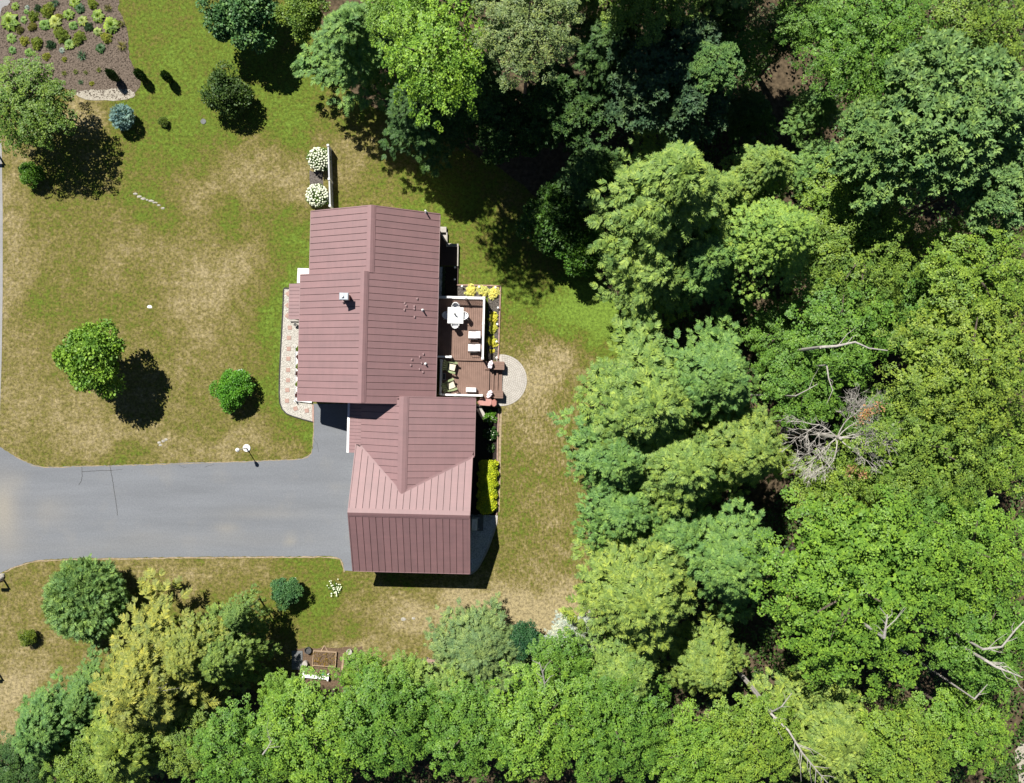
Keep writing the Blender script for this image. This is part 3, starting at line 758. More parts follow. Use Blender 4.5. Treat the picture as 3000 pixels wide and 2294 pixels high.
# semicircular paver patio
PC = G(1468, 1114); PR = 1.90
pat = tag(sheet('patio', [PC + Vector((PR*math.cos(t), PR*math.sin(t), 0)) for t in np.linspace(-1.62, 1.62, 40)] + [PC+Vector((-.35, PR, 0)), PC+Vector((-.35, -PR, 0))], 0.014, M['joint'], thick=.014),
          'half-round patio of pale pavers at the deck steps', kind='structure')
rr = random.Random(8); mb = MB()
rad = 0.14
while rad < PR-.02:
    r1 = min(rad+.125, PR+.02); n = max(5, int(math.pi*rad/.165))
    off = rr.uniform(0, 1)
    for k in range(n):
        t0, t1 = -1.62+3.24*k/n, -1.62+3.24*(k+1)/n
        g0 = .008/max(rad, .1); zz = .03 + rr.uniform(-.003, .003)
        vs = [(PC.x+r_*math.cos(t), PC.y+r_*math.sin(t)) for r_, t in ((rad+.006, t0+g0), (r1-.006, t0+g0), (r1-.006, t1-g0), (rad+.006, t1-g0))]
        mb.prism([v_ for v_ in vs], .012, zz)
    rad += .135
for k in range(11):
    y0 = PC.y-PR+.1+k*(2*PR-.2)/11
    for j in range(2): mb.prism([(PC.x-.30+j*.17, y0+.008), (PC.x-.145+j*.17, y0+.008), (PC.x-.145+j*.17, y0+.32), (PC.x-.30+j*.17, y0+.32)], .012, .03)
tag(mb.build('pavers', M['paver'], pat), kind='stuff')

# ------------------------------------------------------------------ deck furniture
def dining_set():
    cx, cy = HL(1334, 924, ZU+.72); c = HW(cx, cy, ZU)
    t = empty('dining_table', c, -TH, 'square white plastic dining table on the upper deck', 'table')
    MB().rbox(-.575,.575,-.575,.575,.68,.72,.015).build('table_top', M['plastic_white'], t)
    MB().box(-.52,.52,-.52,.52,.60,.679).build('apron', M['plastic_white'], t)
    for sx in (-1, 1):
        for sy in (-1, 1): MB().tube([(sx*.5, sy*.5, 0), (sx*.48, sy*.48, .60)], [.03, .04], 8).build('leg', M['plastic_white'], t)
    vz = empty('vase', c+Vector((-.02, .08, .72)), 0, 'small dark glass vase standing on the white dining table', 'vase')
    MB().lathe([(.05,0),(.07,.06),(.05,.16),(.065,.22)], 12).build('body', M['darkgrey'], vz)
    mb = MB(); r2 = random.Random(2)
    for _ in range(14):
        a, l = r2.uniform(0, 6.28), r2.uniform(.04, .10); mb.tube([(0,0,.2), (math.cos(a)*l, math.sin(a)*l, r2.uniform(.26, .36))], [.006, .02], 4)
    mb.build('stems', M['grey'], vz)
    names = {0: 'east', 1: 'north', 2: 'west', 3: 'south'}
    where = ['on the stair side of the dining table', 'tucked in between dining table and flower-bed railing', 'between the dining table and the house wall', 'on the lounge-chair side of the dining table']
    for k in range(4):
        a = -TH + k*math.pi/2
        p = c + Vector((math.cos(a)*.62, math.sin(a)*.62, 0))
        ch = empty('patio_chair', p, a, 'white moulded plastic armchair ' + where[k], 'chair', 'white chairs round the dining table')
        # chair faces -x (towards the table)
        pts = [(-.2,-.2),(.18,-.23),(.22,0),(.18,.23),(-.2,.2)]
        MB().prism(pts, .40, .44).build('seat', M['plastic_white'], ch)
        n = 9; mb = MB(); arc = [(.22*math.cos(t)+.04, .25*math.sin(t)) for t in np.linspace(-1.25, 1.25, n)]
        for i in range(n-1):
            (x0, y0), (x1, y1) = arc[i], arc[i+1]
            mb.add([(x0,y0,.42),(x1,y1,.42),(x1*1.25,y1*1.03,.84),(x0*1.25,y0*1.03,.84),(x0*.88,y0*.9,.42),(x1*.88,y1*.9,.42),(x1*1.1,y1*.95,.84),(x0*1.1,y0*.95,.84)],
                   [(0,1,2,3),(7,6,5,4),(3,2,6,7),(0,4,5,1),(0,3,7,4),(1,5,6,2)])
        mb.build('backrest', M['plastic_white'], ch)
        for sy in (-1, 1):
            MB().tube([(.1, sy*.27, .64), (-.2, sy*.26, .64), (-.22, sy*.24, .42)], .025, 6).build('armrest', M['plastic_white'], ch)
            MB().tube([(-.2, sy*.22, 0), (-.18, sy*.2, .41)], .025, 6).build('leg', M['plastic_white'], ch)
            MB().tube([(.26, sy*.24, 0), (.16, sy*.2, .41)], .025, 6).build('leg', M['plastic_white'], ch)
dining_set()

def lounge(px, py, lab):
    u, v = HL(px, py, ZU+.5); r_ = empty('lounge_chair', HW(u, v, ZU), -TH, lab, 'lounge chair', 'cushioned lounge chairs on the upper deck')
    def cush(x0, x1, z0, z1, nm):
        th = .10; y = .255
        d_ = Vector((x1-x0, 0, z1-z0)).normalized(); n_ = Vector((-d_.z, 0, d_.x))
        a, b = Vector((x0, 0, z0)), Vector((x1, 0, z1)); e = Vector((0, y, 0)); mb = MB()
        i = .03
        vs = [a-e, b-e, b+e, a+e] + [a-e+n_*(th-i), b-e+n_*(th-i), b+e+n_*(th-i), a+e+n_*(th-i)] + [a+d_*i-e*.88+n_*th, b-d_*i-e*.88+n_*th, b-d_*i+e*.88+n_*th, a+d_*i+e*.88+n_*th]
        mb.add(vs, [(0,3,2,1),(8,9,10,11),(0,1,5,4),(1,2,6,5),(2,3,7,6),(3,0,4,7),(4,5,9,8),(5,6,10,9),(6,7,11,10),(7,4,8,11)]).build(nm, M['cushion'], r_)
    cush(-.46, .12, .36, .34, 'seat_cushion'); cush(.10, .43, .36, .80, 'back_cushion')
    for sy in (-1, 1):
        mb = MB(); mb.tube([(-.46, sy*.29, 0), (-.44, sy*.29, .34), (.12, sy*.29, .32), (.46, sy*.29, .84)], .018, 6)
        mb.tube([(-.40, sy*.31, .34), (-.38, sy*.33, .55), (.22, sy*.33, .56)], .02, 6); mb.tube([(.12, sy*.29, .32), (.32, sy*.29, 0)], .018, 6)
        mb.build('side_frame', M['blackmetal'], r_)
    mb = MB()
    for x, z in ((-.44, .33), (.12, .31), (.45, .83), (.31, .03)): mb.tube([(x, -.29, z), (x, .29, z)], .015, 6)
    for k in range(6): mb.tube([(-.36+.08*k, -.28, .325), (-.36+.08*k, .28, .325)], .008, 4)
    mb.build('cross_bars', M['blackmetal'], r_)
lounge(1391, 981, 'black metal lounge chair with white cushion beside the dining table')
lounge(1390, 1019, 'black metal lounge chair with white cushion beside the deck level change')

def adirondack(px, py, rz, lab):
    u, v = HL(px, py, ZL+.4); r_ = empty('adirondack_chair', HW(u, v, ZL), rz, lab, 'chair', 'green slatted chairs on the lower deck')
    # faces +x
    for k in range(5):
        y = -.20+.10*k
        MB().add([(-.22,y-.042,.28),(.34,y-.042,.38),(.34,y+.042,.38),(-.22,y+.042,.28),(-.22,y-.042,.305),(.34,y-.042,.405),(.34,y+.042,.405),(-.22,y+.042,.305)],
                 [(0,3,2,1),(4,5,6,7),(0,1,5,4),(1,2,6,5),(2,3,7,6),(3,0,4,7)]).build('seat_slat', M['greenwood'], r_)
        f = (k-2)/2; yt = y*1.75; zt = .98-.10*f*f; xt = -.55
        MB().add([(-.22,y-.042,.30),(-.22,y+.042,.30),(xt,yt+.055,zt),(xt,yt-.055,zt),(-.245,y-.042,.29),(-.245,y+.042,.29),(xt-.025,yt+.055,zt),(xt-.025,yt-.055,zt)],
                 [(0,1,2,3),(7,6,5,4),(0,4,5,1),(1,5,6,2),(2,6,7,3),(3,7,4,0)]).build('back_slat', M['greenwood'], r_)
    for sy in (-1, 1):
        MB().prism([(-.30, sy*.29), (-.30, sy*.35), (.10, sy*.44), (.40, sy*.44), (.44, sy*.36), (.40, sy*.29)][::sy], .56, .585).build('armrest', M['greenwood'], r_)
        MB().box(.30, .36, sy*.32-.03, sy*.32+.03, 0, .56).build('leg', M['greenwood'], r_)
        MB().add([(-.55,sy*.25-.02,0),(-.45,sy*.25-.02,0),(.34,sy*.25-.02,.36),(.34,sy*.25-.02,.26),(-.55,sy*.25+.02,0),(-.45,sy*.25+.02,0),(.34,sy*.25+.02,.36),(.34,sy*.25+.02,.26)],
                 [(0,1,2,3),(7,6,5,4),(0,4,5,1),(1,5,6,2),(2,6,7,3),(3,7,4,0)]).build('side_rail', M['greenwood'], r_)
    MB().add([(-.20,-.25,.31),(.34,-.25,.41),(.34,.25,.41),(-.20,.25,.31),(-.17,-.22,.39),(.32,-.22,.48),(.32,.22,.48),(-.17,.22,.39)],
             [(0,3,2,1),(4,5,6,7),(0,1,5,4),(1,2,6,5),(2,3,7,6),(3,0,4,7)]).build('cushion', M['cream'], r_)
adirondack(1321, 1075, R(-14), 'sage green slatted chair with cream cushion nearer the upper deck')
adirondack(1319, 1130, R(20), 'sage green slatted chair with cream cushion in the lower deck corner')
u, v = HL(1301, 1103, ZL+.4)
sdt = empty('side_table', HW(u, v, ZL), -TH, 'small black framed side table between the two green chairs', 'table')
mb = MB(); mb.box(-.09,.09,-.21,.21,.36,.38); mb.build('table_top', M['blackmetal'], sdt)
mb = MB()
for x0, x1, y0, y1 in ((-.12,-.092,-.24,.24),(.092,.12,-.24,.24),(-.092,.092,-.24,-.212),(-.092,.092,.212,.24)): mb.box(x0,x1,y0,y1,.36,.395)
mb.build('rim', M['grey'], sdt)
for sx in (-1, 1):
    for sy in (-1, 1): MB().box(sx*.1-.012, sx*.1+.012, sy*.22-.012, sy*.22+.012, 0, .36).build('leg', M['blackmetal'], sdt)
u, v = HL(1326, 1101, ZL)
MBm = MB().rbox(-.07,.07,-.06,.06,0,.09,.02).build('deck_lantern', M['timber'], None, HW(u, v, ZL)); tag(MBm, 'tiny tan block standing on the deck by the green chairs', 'block')
u, v = HL(1380, 1142, ZL+.45)
ac = empty('storage_box', HW(u, v, ZL), -TH, 'white box with grey framed lid panel against the deck railing', 'box')
MB().rbox(-.36,.36,-.155,.155,0,.45,.02).build('body', M['plastic_white'], ac)
MB().box(-.31,.16,-.11,.10,.452,.458).build('lid_panel', M['grey'], ac)
MB().box(-.25,.10,-.06,.05,.46,.466).build('lid_inset', M['palegrey'], ac)
MB().box(.20,.30,-.10,.08,.452,.460).build('latch_plate', M['palegrey'], ac)

def petals(name, parent, n, spread, z0, z1, size, mat, seed):
    r2 = random.Random(seed); mb = MB()
    for _ in range(n):
        a, d_ = r2.uniform(0, 6.28), math.sqrt(r2.random())
        c = Vector((math.cos(a)*d_*spread[0], math.sin(a)*d_*spread[1], r2.uniform(z0, z1)))
        s = size*r2.uniform(.7, 1.3)
        vs = [c+Vector(q)*s for q in ((1,0,0),(0,1,0),(-1,0,0),(0,-1,0),(.6,.6,.4),(-.6,.6,.45),(-.6,-.6,.4),(.6,-.6,.45),(0,0,.75),(0,0,-.5))]
        mb.add(vs, [(0,4,7),(1,5,4),(2,6,5),(3,7,6),(4,5,8),(5,6,8),(6,7,8),(7,4,8),(0,1,4),(1,2,5),(2,3,6),(3,0,7),(0,9,1),(1,9,2),(2,9,3),(3,9,0)])
    return tag(mb.build(name, mat, parent), kind='stuff')
for px, py, rz, lab, zz in ((1437, 1068, 75, 'pot of pale pink flowers on the stair plinth beside the yellow shrub bed', .68), (1434, 1155, 60, 'pot of pale pink flowers on the stair plinth beside the red covered grill', .66)):
    u, v = HL(px, py, zz+.35)
    p = empty('flower_planter', HW(u, v, zz), R(rz), lab, 'planter', 'flower pots on the stair plinths')
    MB().lathe([(.10,0),(.14,.18),(.16,.22),(.13,.22)], 14).build('pot', M['darkgrey'], p)
    petals('blossoms', p, 120, (.27, .14), .24, .40, .055, M['pinkpetal'], px)
    p2 = MB(); r2 = random.Random(3)
    for _ in range(60):
        a = r2.uniform(0, 6.28); l = r2.uniform(.1, .26); p2.tube([(0,0,.2), (math.cos(a)*l, math.sin(a)*l*.6, r2.uniform(.18, .34))], [.008, .02], 3)
    p2.build('stems', M['leaf'], p, color=(.03, .07, .02))

# covered grill
u, v = HL(1428, 1179, 1.0)
gr = empty('covered_grill', HW(u, v, 0), R(-4), 'barbecue grill under a faded red vinyl cover beside the deck', 'grill')
def rr_prism(x0, x1, y0, y1, z0, z1, c, top):
    pts = [(x0+c,y0),(x1-c,y0),(x1,y0+c),(x1,y1-c),(x1-c,y1),(x0+c,y1),(x0,y1-c),(x0,y0+c)]
    mb = MB(); cx, cy = (x0+x1)/2, (y0+y1)/2
    b = [(x, y, z0) for x, y in pts]; m_ = [(x, y, z1-.08) for x, y in pts]; t = [(cx+(x-cx)*top, cy+(y-cy)*top, z1) for x, y in pts]
    n = 8; mb.add(b+m_+t, [tuple(range(n))[::-1], tuple(range(2*n, 3*n))] + [(i+k*n, (i+1)%n+k*n, n+(i+1)%n+k*n, n+i+k*n) for k in range(2) for i in range(n)]); return mb
rr_prism(-.66, .36, -.27, .27, .08, 1.0, .13, .86).build('cover', M['redcover'], gr)
rr_prism(.30, .68, -.30, .26, .08, .97, .14, .82).build('side_cover', M['redcover2'], gr)
MB().tube([(-.72, -.02, .86), (-.64, -.02, .86)], .05, 8).build('handle', M['redcover2'], gr)
for x in (-.5, .45):
    for y in (-.2, .2): MB().lathe([(.05,0),(.05,.09)], 8, (x, y, 0)).build('caster', M['blackmetal'], gr)

# ------------------------------------------------------------------ beds by the house
def bed(name, pts, z, mat, label, jit=0.0):
    return tag(sheet(name, lin_poly(pts, .3, jit, 2), z, mat), label, kind='structure')
yb = bed('shrub_bed', [(1338,836),(1466,838),(1463,950),(1460,1056),(1425,1056),(1430,870),(1338,868)], .012, M['greymulch'], 'grey mulch bed wrapping the deck')
ribbon('bed_edging', [G(1338,835), G(1400,836), G(1467,838)], .09, 0, .10, M['timber'], yb)
ribbon('bed_edging', [G(1466.5,840), G(1463,950), G(1459.5,1058)], .09, 0, .10, M['timber'], yb)
pebbles('mulch_chips', [G(*p) for p in [(1340,838),(1465,840),(1459,1054),(1427,1054),(1432,870),(1340,866)]], 1500, .03, .07, .012, M['greymulch'], 5, yb)
nb = bed('dark_bed', [(1284,781),(1342,781),(1341,868),(1280,868)], .012, M['darkmulch'], 'dark mulch bed shaded by the east wall')  # mulch kept very dark to carry shade past the house shadow
gs = [(1281,782),(1297,782),(1294,866),(1279,866)]
gst = bed('gravel_strip', gs, .018, M['greygravel'], 'strip of grey crushed stone against the east wall')
ribbon('bed_edging', [G(1342,782), G(1341,834)], .05, 0, .10, M['deckdark'], nb)
ld = empty('cellar_landing', G(1318, 745), -TH, 'dark composite landing with pale concrete curb on the east side of the house', 'landing')
o0 = G(1318, 745)
def lpoly(pts): return [(Matrix.Rotation(TH, 3, 'Z') @ (G(*p)-o0))[:2] for p in pts]
lb = lpoly([(1284,690),(1308,690),(1308,723),(1340,725),(1340,778),(1283,778)])
MB().prism(lb, 0, .05).build('landing_floor', M['deckdark'], ld)  # dark floor colour stands in for the shade of a sunken well
for q in ([(1308,683),(1311.5,683),(1311.5,716),(1308,716)], [(1308,714.5),(1344,716),(1344,724),(1308,723)], [(1340.8,724.5),(1344,724.5),(1343,781),(1340,781)]):
    MB().prism(lpoly(q), 0, .26).build('curb', M['concrete'], ld)
MB().prism(lpoly([(1290,686),(1307,686),(1307,712)]), .051, .06).build('painted_sun_patch', M['concrete'], ld)  # pale triangle stands in for sunlight falling on the landing
wb = MB().rbox(-.25, .25, -.21, .21, 0, .30, .03).build('utility_box', M['concrete'], None, G(1299, 675)); tag(wb, 'pale concrete utility box at the corner of the landing', 'box')
wb.rotation_euler[2] = -TH
# crushed stone by the garage
sp = [(1372,1508),(1456,1510),(1453,1535),(1443,1568),(1428,1608),(1412,1640),(1398,1664),(1386,1676),(1372,1682)]
cs = bed('crushed_stone', sp, .014, M['greygravel'], 'grey crushed stone strip along the garage east wall')
ribbon('stone_edging', smooth_poly([(1456,1510),(1453,1537),(1443,1570),(1428,1610),(1412,1642),(1396,1668),(1376,1682)], 4, closed=False), .13, 0, .06, M['concrete'], cs)
pebbles('crushed_stones', [G(*p) for p in sp], 2600, .03, .065, .014, M['greygravel'], 6, cs)
c0 = G(1390, 1537, .7)
hp = empty('heat_pump', (c0.x, c0.y, 0), -TH, 'pale grey heat pump unit beside the garage on crushed stone', 'heat pump')
MB().box(-.30,.62,-.56,.60,0,.06).build('base_pad', M['slate'], hp)
MB().rbox(-.20,.20,-.42,.42,.14,.78,.02).build('casing', M['palegrey'], hp)
MB().box(-.15,.15,-.36,.36,.782,.79).build('top_panel', M['palegrey'], hp)
for y in (-.40, .40):
    MB().box(-.24,.34,y-.05,y+.05,.06,.14).build('foot', M['grey'], hp)
MB().box(.201,.235,-.34,.34,.20,.72).build('fan_grille', M['grey'], hp)
MB().tube([(-.05,.42,.3),(-.05,.50,.3),(-.18,.52,.3)], .03, 6).build('pipe', M['grey'], hp)
# bed beside the breezeway
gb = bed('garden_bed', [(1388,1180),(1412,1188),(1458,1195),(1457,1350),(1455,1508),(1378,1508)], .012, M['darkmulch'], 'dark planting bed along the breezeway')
ribbon('bed_edging', [G(1461,1196), G(1458,1280), G(1456,1400), G(1455,1508)], .09, 0, .10, M['timber'], gb)
ribbon('worn_strip', [G(1466,1205), G(1464,1280), G(1462,1400), G(1459,1500)], .22, 0, .008, M['sand'], gb)
ribbon('stone_slab', [G(1405,1188), G(1414,1208), G(1425,1232)], .22, 0, .05, M['concrete'], gb)
# foundation strip on the west
fb = bed('foundation_bed', [(866,1012),(880,1012),(880,1178),(864,1178)], .018, M['whitestone'], 'white stone strip along the west wall')
ribbon('bed_edging', [G(866,1012), G(864,1178)], .03, 0, .06, M['greywhite'], fb)
# bed by the fence
bed('hydrangea_bed', [(905,500),(945,505),(948,560),(910,555)], .012, M['greymulch'], 'grey mulch between the white hydrangeas', .05)

# solar path lights
sl = MB().lathe([(.012,0),(.012,.30)], 6).mesh('stake', M['blackmetal'])
sh = MB().lathe([(.03,.27),(.075,.30),(.075,.33),(.03,.36)], 10).mesh('light_head', M['plastic_white'])
for i, (px, py) in enumerate(((1333.5,784),(1333,819),(1354,839),(1404,841),(1452,843),(1459,902),(1457,950),(1455,1001),(1455,1048))):
    dark = i < 2
    o = empty('solar_light', G(px, py, .15).xy.to_3d(), 0, 'small white solar path light in the dark bed by the east wall' if dark else 'small white solar path light along the yellow shrub bed', 'garden light',
              'solar lights in the dark bed' if dark else 'solar lights along the shrub bed')
    link('stake', sl, o); link('light_head', sh, o)

# ------------------------------------------------------------------ fence
def fence():
    z = 1.0; a, b = G(961, 426, z), G(967, 606, z); a.z = b.z = 0
    r_ = empty('privacy_fence', a, 0, 'short weathered white vinyl fence running from the house gable past the hydrangeas', 'fence')
    d = b-a; L = d.length; rz = math.atan2(d.y, d.x); r_.rotation_euler[2] = rz
    MB().box(0, L, -.05, .05, .93, 1.0).build('top_rail', M['greywhite'], r_)
    MB().box(0, L, -.04, .04, .06, .14).build('bottom_rail', M['greywhite'], r_)
    n = int(L/.16); pm_ = MB().box(0, .15, -.015, .015, .141, .929).mesh('fence_board', M['greywhite'])
    for i in range(n): link('fence_board', pm_, r_, (i*.16+.02, 0, 0))
    for t in (0.0, .55, .985):
        p = MB().box(t*L-.065, t*L+.065, -.065, .065, 0, 1.06).build('post', M['white'], r_)
        MB().add([(t*L-.08,-.08,1.061),(t*L+.08,-.08,1.061),(t*L+.08,.08,1.061),(t*L-.08,.08,1.061),(t*L,0,1.12)], [(0,3,2,1),(0,1,4),(1,2,4),(2,3,4),(3,0,4)]).build('post_cap', M['white'], p)
fence()

# ------------------------------------------------------------------ lamp post, mailboxes, stones
lp = empty('lamp_post', G(723, 1312.5), 0, 'white lamp post on a round white concrete ring by the driveway', 'lamp post')
MB().lathe([(.28,0),(.28,.05),(.26,.07)], 28).build('base_ring', M['whitestone'], lp)
MB().lathe([(.055,.07),(.05,.5),(.035,.55),(.033,1.62),(.06,1.64)], 10).build('pole', M['white'], lp)
lh = MB().lathe([(.06,1.641),(.10,1.70),(.135,1.95),(.145,1.98)], 10).build('lantern', M['plastic_white'], lp)
MB().lathe([(.15,1.981),(.11,2.06),(.03,2.11),(.012,2.18)], 10).build('lantern_cap', M['white'], lh)

def mailbox(px, py, rz, lab, hgt=1.05, arm=True):
    r_ = empty('mailbox', G(px, py), rz, lab, 'mailbox')
    MB().box(-.05,.05,-.05,.05,0,hgt).build('post', M['bark'], r_)
    MB().box(-.55,.08,-.04,.04,hgt-.001,hgt+.05).build('arm', M['bark'], r_)
    pr = [(-.09,0),(.09,0),(.09,.13)] + [(.09*math.cos(t), .13+.09*math.sin(t)) for t in np.linspace(.3, 2.84, 7)] + [(-.09,.13)]
    n = len(pr); z0 = hgt+.051
    MB().add([(-.62,y,z0+z) for y, z in pr]+[(-.10,y,z0+z) for y, z in pr], [tuple(range(n)), tuple(range(2*n-1,n-1,-1))]+[(i,n+i,n+(i+1)%n,(i+1)%n) for i in range(n)]).build('box', M['blackmetal'], r_)
    MB().box(-.30,-.27,.091,.10,z0+.05,z0+.28).build('flag', M['redcover2'], r_)
mailbox(-3, 456, R(0), 'mailbox on a wooden post at the road edge near the flower bed')
mailbox(12, 1700, R(0), 'mailbox on a wooden post at the road edge beside the driveway mouth', 1.0)
mailbox(-6, 1969, R(0), 'mailbox on a wooden post at the road edge near the golden conifer', .95)

def rock(name, loc, sx, sy, sz, seed, mat='rock', parent=None):
    r2 = np.random.default_rng(seed); n, m_ = 9, 5; vs = []; 
    for i in range(m_):
        ph = (i/(m_-1))*math.pi/2
        for k in range(n):
            t = 2*math.pi*k/n; q = r2.uniform(.8, 1.12)
            vs.append((sx*math.cos(t)*math.cos(ph)*q, sy*math.sin(t)*math.cos(ph)*q, sz*math.sin(ph)*r2.uniform(.9, 1.05)))
    fs = [(i*n+k, i*n+(k+1)%n, (i+1)*n+(k+1)%n, (i+1)*n+k) for i in range(m_-1) for k in range(n)] + [tuple(range(n))[::-1]]
    return MB().add(vs, fs).build(name, M[mat], parent, loc)
tag(rock('boulder', G(2, 1691), .42, .26, .28, 1), 'mossy grey boulder at the driveway mouth', 'boulder').rotation_euler[2] = R(40)
tag(rock('boulder', G(104, 533), .22, .2, .15, 12), 'grey stone shaded under the roadside maple', 'stone')
for i, (px, py, s, lab) in enumerate(((439, 899, .20, 'white stone sunk in the front lawn'), (706, 1088, .26, 'white stone sunk in the lawn above the round shrub'), (865, 1694, .09, 'small white stone above the dark green shrub by the garage'), (1182, 1814, .2, 'flat pale stone in the lawn south of the garage'), (1212, 1812, .14, 'small bright stone in the lawn south of the garage'))):
    tag(rock('stone', G(px, py), s, s*.7, .05, 20+i, 'whitestone' if i < 3 else 'rock'), lab, 'stone')
for i, (px, py) in enumerate(((466,1297),(478,1292),(486,1288),(470,1304))):
    tag(rock('stone', G(px, py), .13, .10, .03, 40+i), 'flat pale stone of a cluster in the lawn above the driveway', 'stone', 'stones in the lawn above the driveway')
r2 = random.Random(5)
for i in range(8):
    t = i/7; tag(rock('stone', G(397+t*80, 568+t*40+3*math.sin(i)), r2.uniform(.10,.22), r2.uniform(.06,.1), .04, 60+i), 'flat stone of a line showing through the front lawn', 'stone', 'line of flat stones in the front lawn')
mh = MB().lathe([(.20,0),(.20,.03),(.18,.035)], 20).build('well_cover', M['slate'], None, G(596, 356)); tag(mh, 'round grey cover set in the lawn near the dark shrub', 'cover')

# ------------------------------------------------------------------ vegetable patch
pv = empty('slab_patch', G(871, 1934), 0, 'patch of square grey concrete slabs beside the raised bed', 'paving')
sm_ = MB().rbox(-.195,.195,-.225,.225,0,.05,.008).mesh('slab', M['slate'])
for i in range(2):
    for j in range(3): link('slab', sm_, pv, (-.2+.4*i, -.46+.46*j, 0))
rb = empty('raised_bed', G(952, 1928), R(-4), 'raised vegetable bed framed with raw timber boards', 'raised bed')
MB().box(-.80,.80,-.50,.50,0,.14).build('soil', M['soil'], rb)
for x0, x1, y0, y1 in ((-.86,.86,-.56,-.502),(-.86,.86,.502,.56),(-.86,-.802,-.50,.50),(.802,.86,-.50,.50)): MB().box(x0,x1,y0,y1,0,.20).build('board', M['rawwood'], rb)
mb = MB(); r2 = random.Random(9)
for _ in range(90):
    x, y = r2.uniform(-.75,.75), r2.uniform(-.45,.45); a = r2.uniform(0, 6.28); l = r2.uniform(.08,.22)
    mb.tube([(x,y,.15),(x+math.cos(a)*l,y+math.sin(a)*l,r2.uniform(.16,.3))], [.02,.012], 4)
tag(mb.build('crop_stalks', M['leaf'], rb, color=(.24,.17,.05)), kind='stuff')
vg = bed('vegetable_patch', [(865,1900),(1060,1895),(1080,1985),(1000,2010),(870,2010)], .009, M['soil'], 'bare soil round the vegetable bed', .06)
def thingmesh(name, mb, mat, loc, lab, cat, rz=0):
    o = mb.build(name, mat, None, loc); o.rotation_euler[2] = rz; return tag(o, lab, cat)
wbn = empty('white_bench', G(927, 1978), R(-5), 'long white plank bench at the edge of the trees', 'bench')
MB().box(-.98,.98,-.12,.12,.32,.37).build('seat', M['white'], wbn)
for x in (-.9,.9): MB().box(x-.05,x+.05,-.24,.24,0,.319).build('leg', M['white'], wbn)
thingmesh('stone_roller', MB().lathe([(.20,0),(.21,.1),(.21,.3),(.19,.34)], 16), M['concrete'], G(896,1942), 'pale round concrete cylinder beside the slab patch', 'cylinder')
thingmesh('plant_pot', MB().lathe([(.17,0),(.20,.24),(.21,.26),(.13,.26),(.12,.16)], 16), M['concrete'], G(1025,1907), 'grey concrete pot at the lawn edge by the raised bed', 'pot')
thingmesh('bucket', MB().lathe([(.09,0),(.12,.24),(.13,.25),(.11,.25),(.10,.12)], 14), M['yellowplastic'], G(915,1956), 'yellow bucket near the white bench', 'bucket')
thingmesh('compost_tub', MB().lathe([(.20,0),(.25,.30),(.26,.33),(.22,.33),(.20,.2)], 14), M['darkgrey'], G(905,1902), 'dark round tub above the slab patch', 'tub')
wc = empty('watering_can', G(948,1963,.37), R(70), 'teal watering can standing on the white bench', 'watering can')
wc.location = G(948,1972,.37)
MB().lathe([(.09,0),(.10,.18),(.06,.22)], 12).build('body', M['teal'], wc)
MB().tube([(.08,0,.05),(.20,0,.15),(.26,0,.22)], [.03,.018,.025], 6).build('spout', M['teal'], wc)
MB().tube([(-.09,0,.06),(-.17,0,.14),(-.05,0,.22)], .012, 6).build('handle', M['teal'], wc)
thingmesh('white_plank', MB().box(-.07,.07,-.62,.62,0,.06), M['rawwood'], G(1005,1938), 'pale timber plank lying right of the raised bed', 'plank', R(-6))
af = empty('plank_frame', G(951, 1898), 0, 'two raw boards leaning together in a V above the raised bed', 'boards')
for sg in (-1, 1): MB().tube([(0,.18,.05),(sg*.24,-.24,.05)], .05, 4).build('board', M['rawwood'], af)
gbn = empty('garden_bench', G(1276, 1933), R(-3), 'weathered wooden bench half hidden by the juniper', 'bench')
for k in range(3): MB().box(-.6,.6,-.17+.12*k,-.06+.12*k,.40,.44).build('seat_slat', M['timber'], gbn)
for x in (-.5,.5): MB().box(x-.04,x+.04,-.15,.15,0,.399).build('leg', M['timber'], gbn)
for i, (px, py) in enumerate(((1232,1934),(1239,1932),(1241,1940),(1250,1938),(1252,1928),(1242,1949))):
    tag(rock('stone', G(px, py), .07, .09, .05, 80+i, 'darkgrey'), 'small dark stone on bare soil beside the wooden bench', 'stone', 'dark stones by the wooden bench')

# ------------------------------------------------------------------ vegetation meshes (unit crowns, radius 1)
def nrm(a): return a/np.maximum(np.linalg.norm(a, axis=-1, keepdims=True), 1e-9)
def quads(P, D, Nn, L, W, fold=0.15):
    D = nrm(D); B = nrm(np.cross(D, Nn)); N2 = np.cross(B, D)
    L = np.asarray(L)[:, None]; W = np.asarray(W)[:, None]
    mid = P + D*L*0.48
    return np.stack([P, mid + B*W/2 + N2*W*fold, P + D*L, mid - B*W/2 + N2*W*fold], 1)
def leaf_mesh(name, Q, mat, normalise=True, pct=93):
    V = Q.reshape(-1, 3)
    if normalise:
        k = 1/np.percentile(np.hypot(V[:, 0], V[:, 1]), pct); V = V*k
    me = bpy.data.meshes.new(name)
    mesh_from_quads(me, V, np.arange(len(V)).reshape(-1, 4))
    me.materials.append(mat); return me

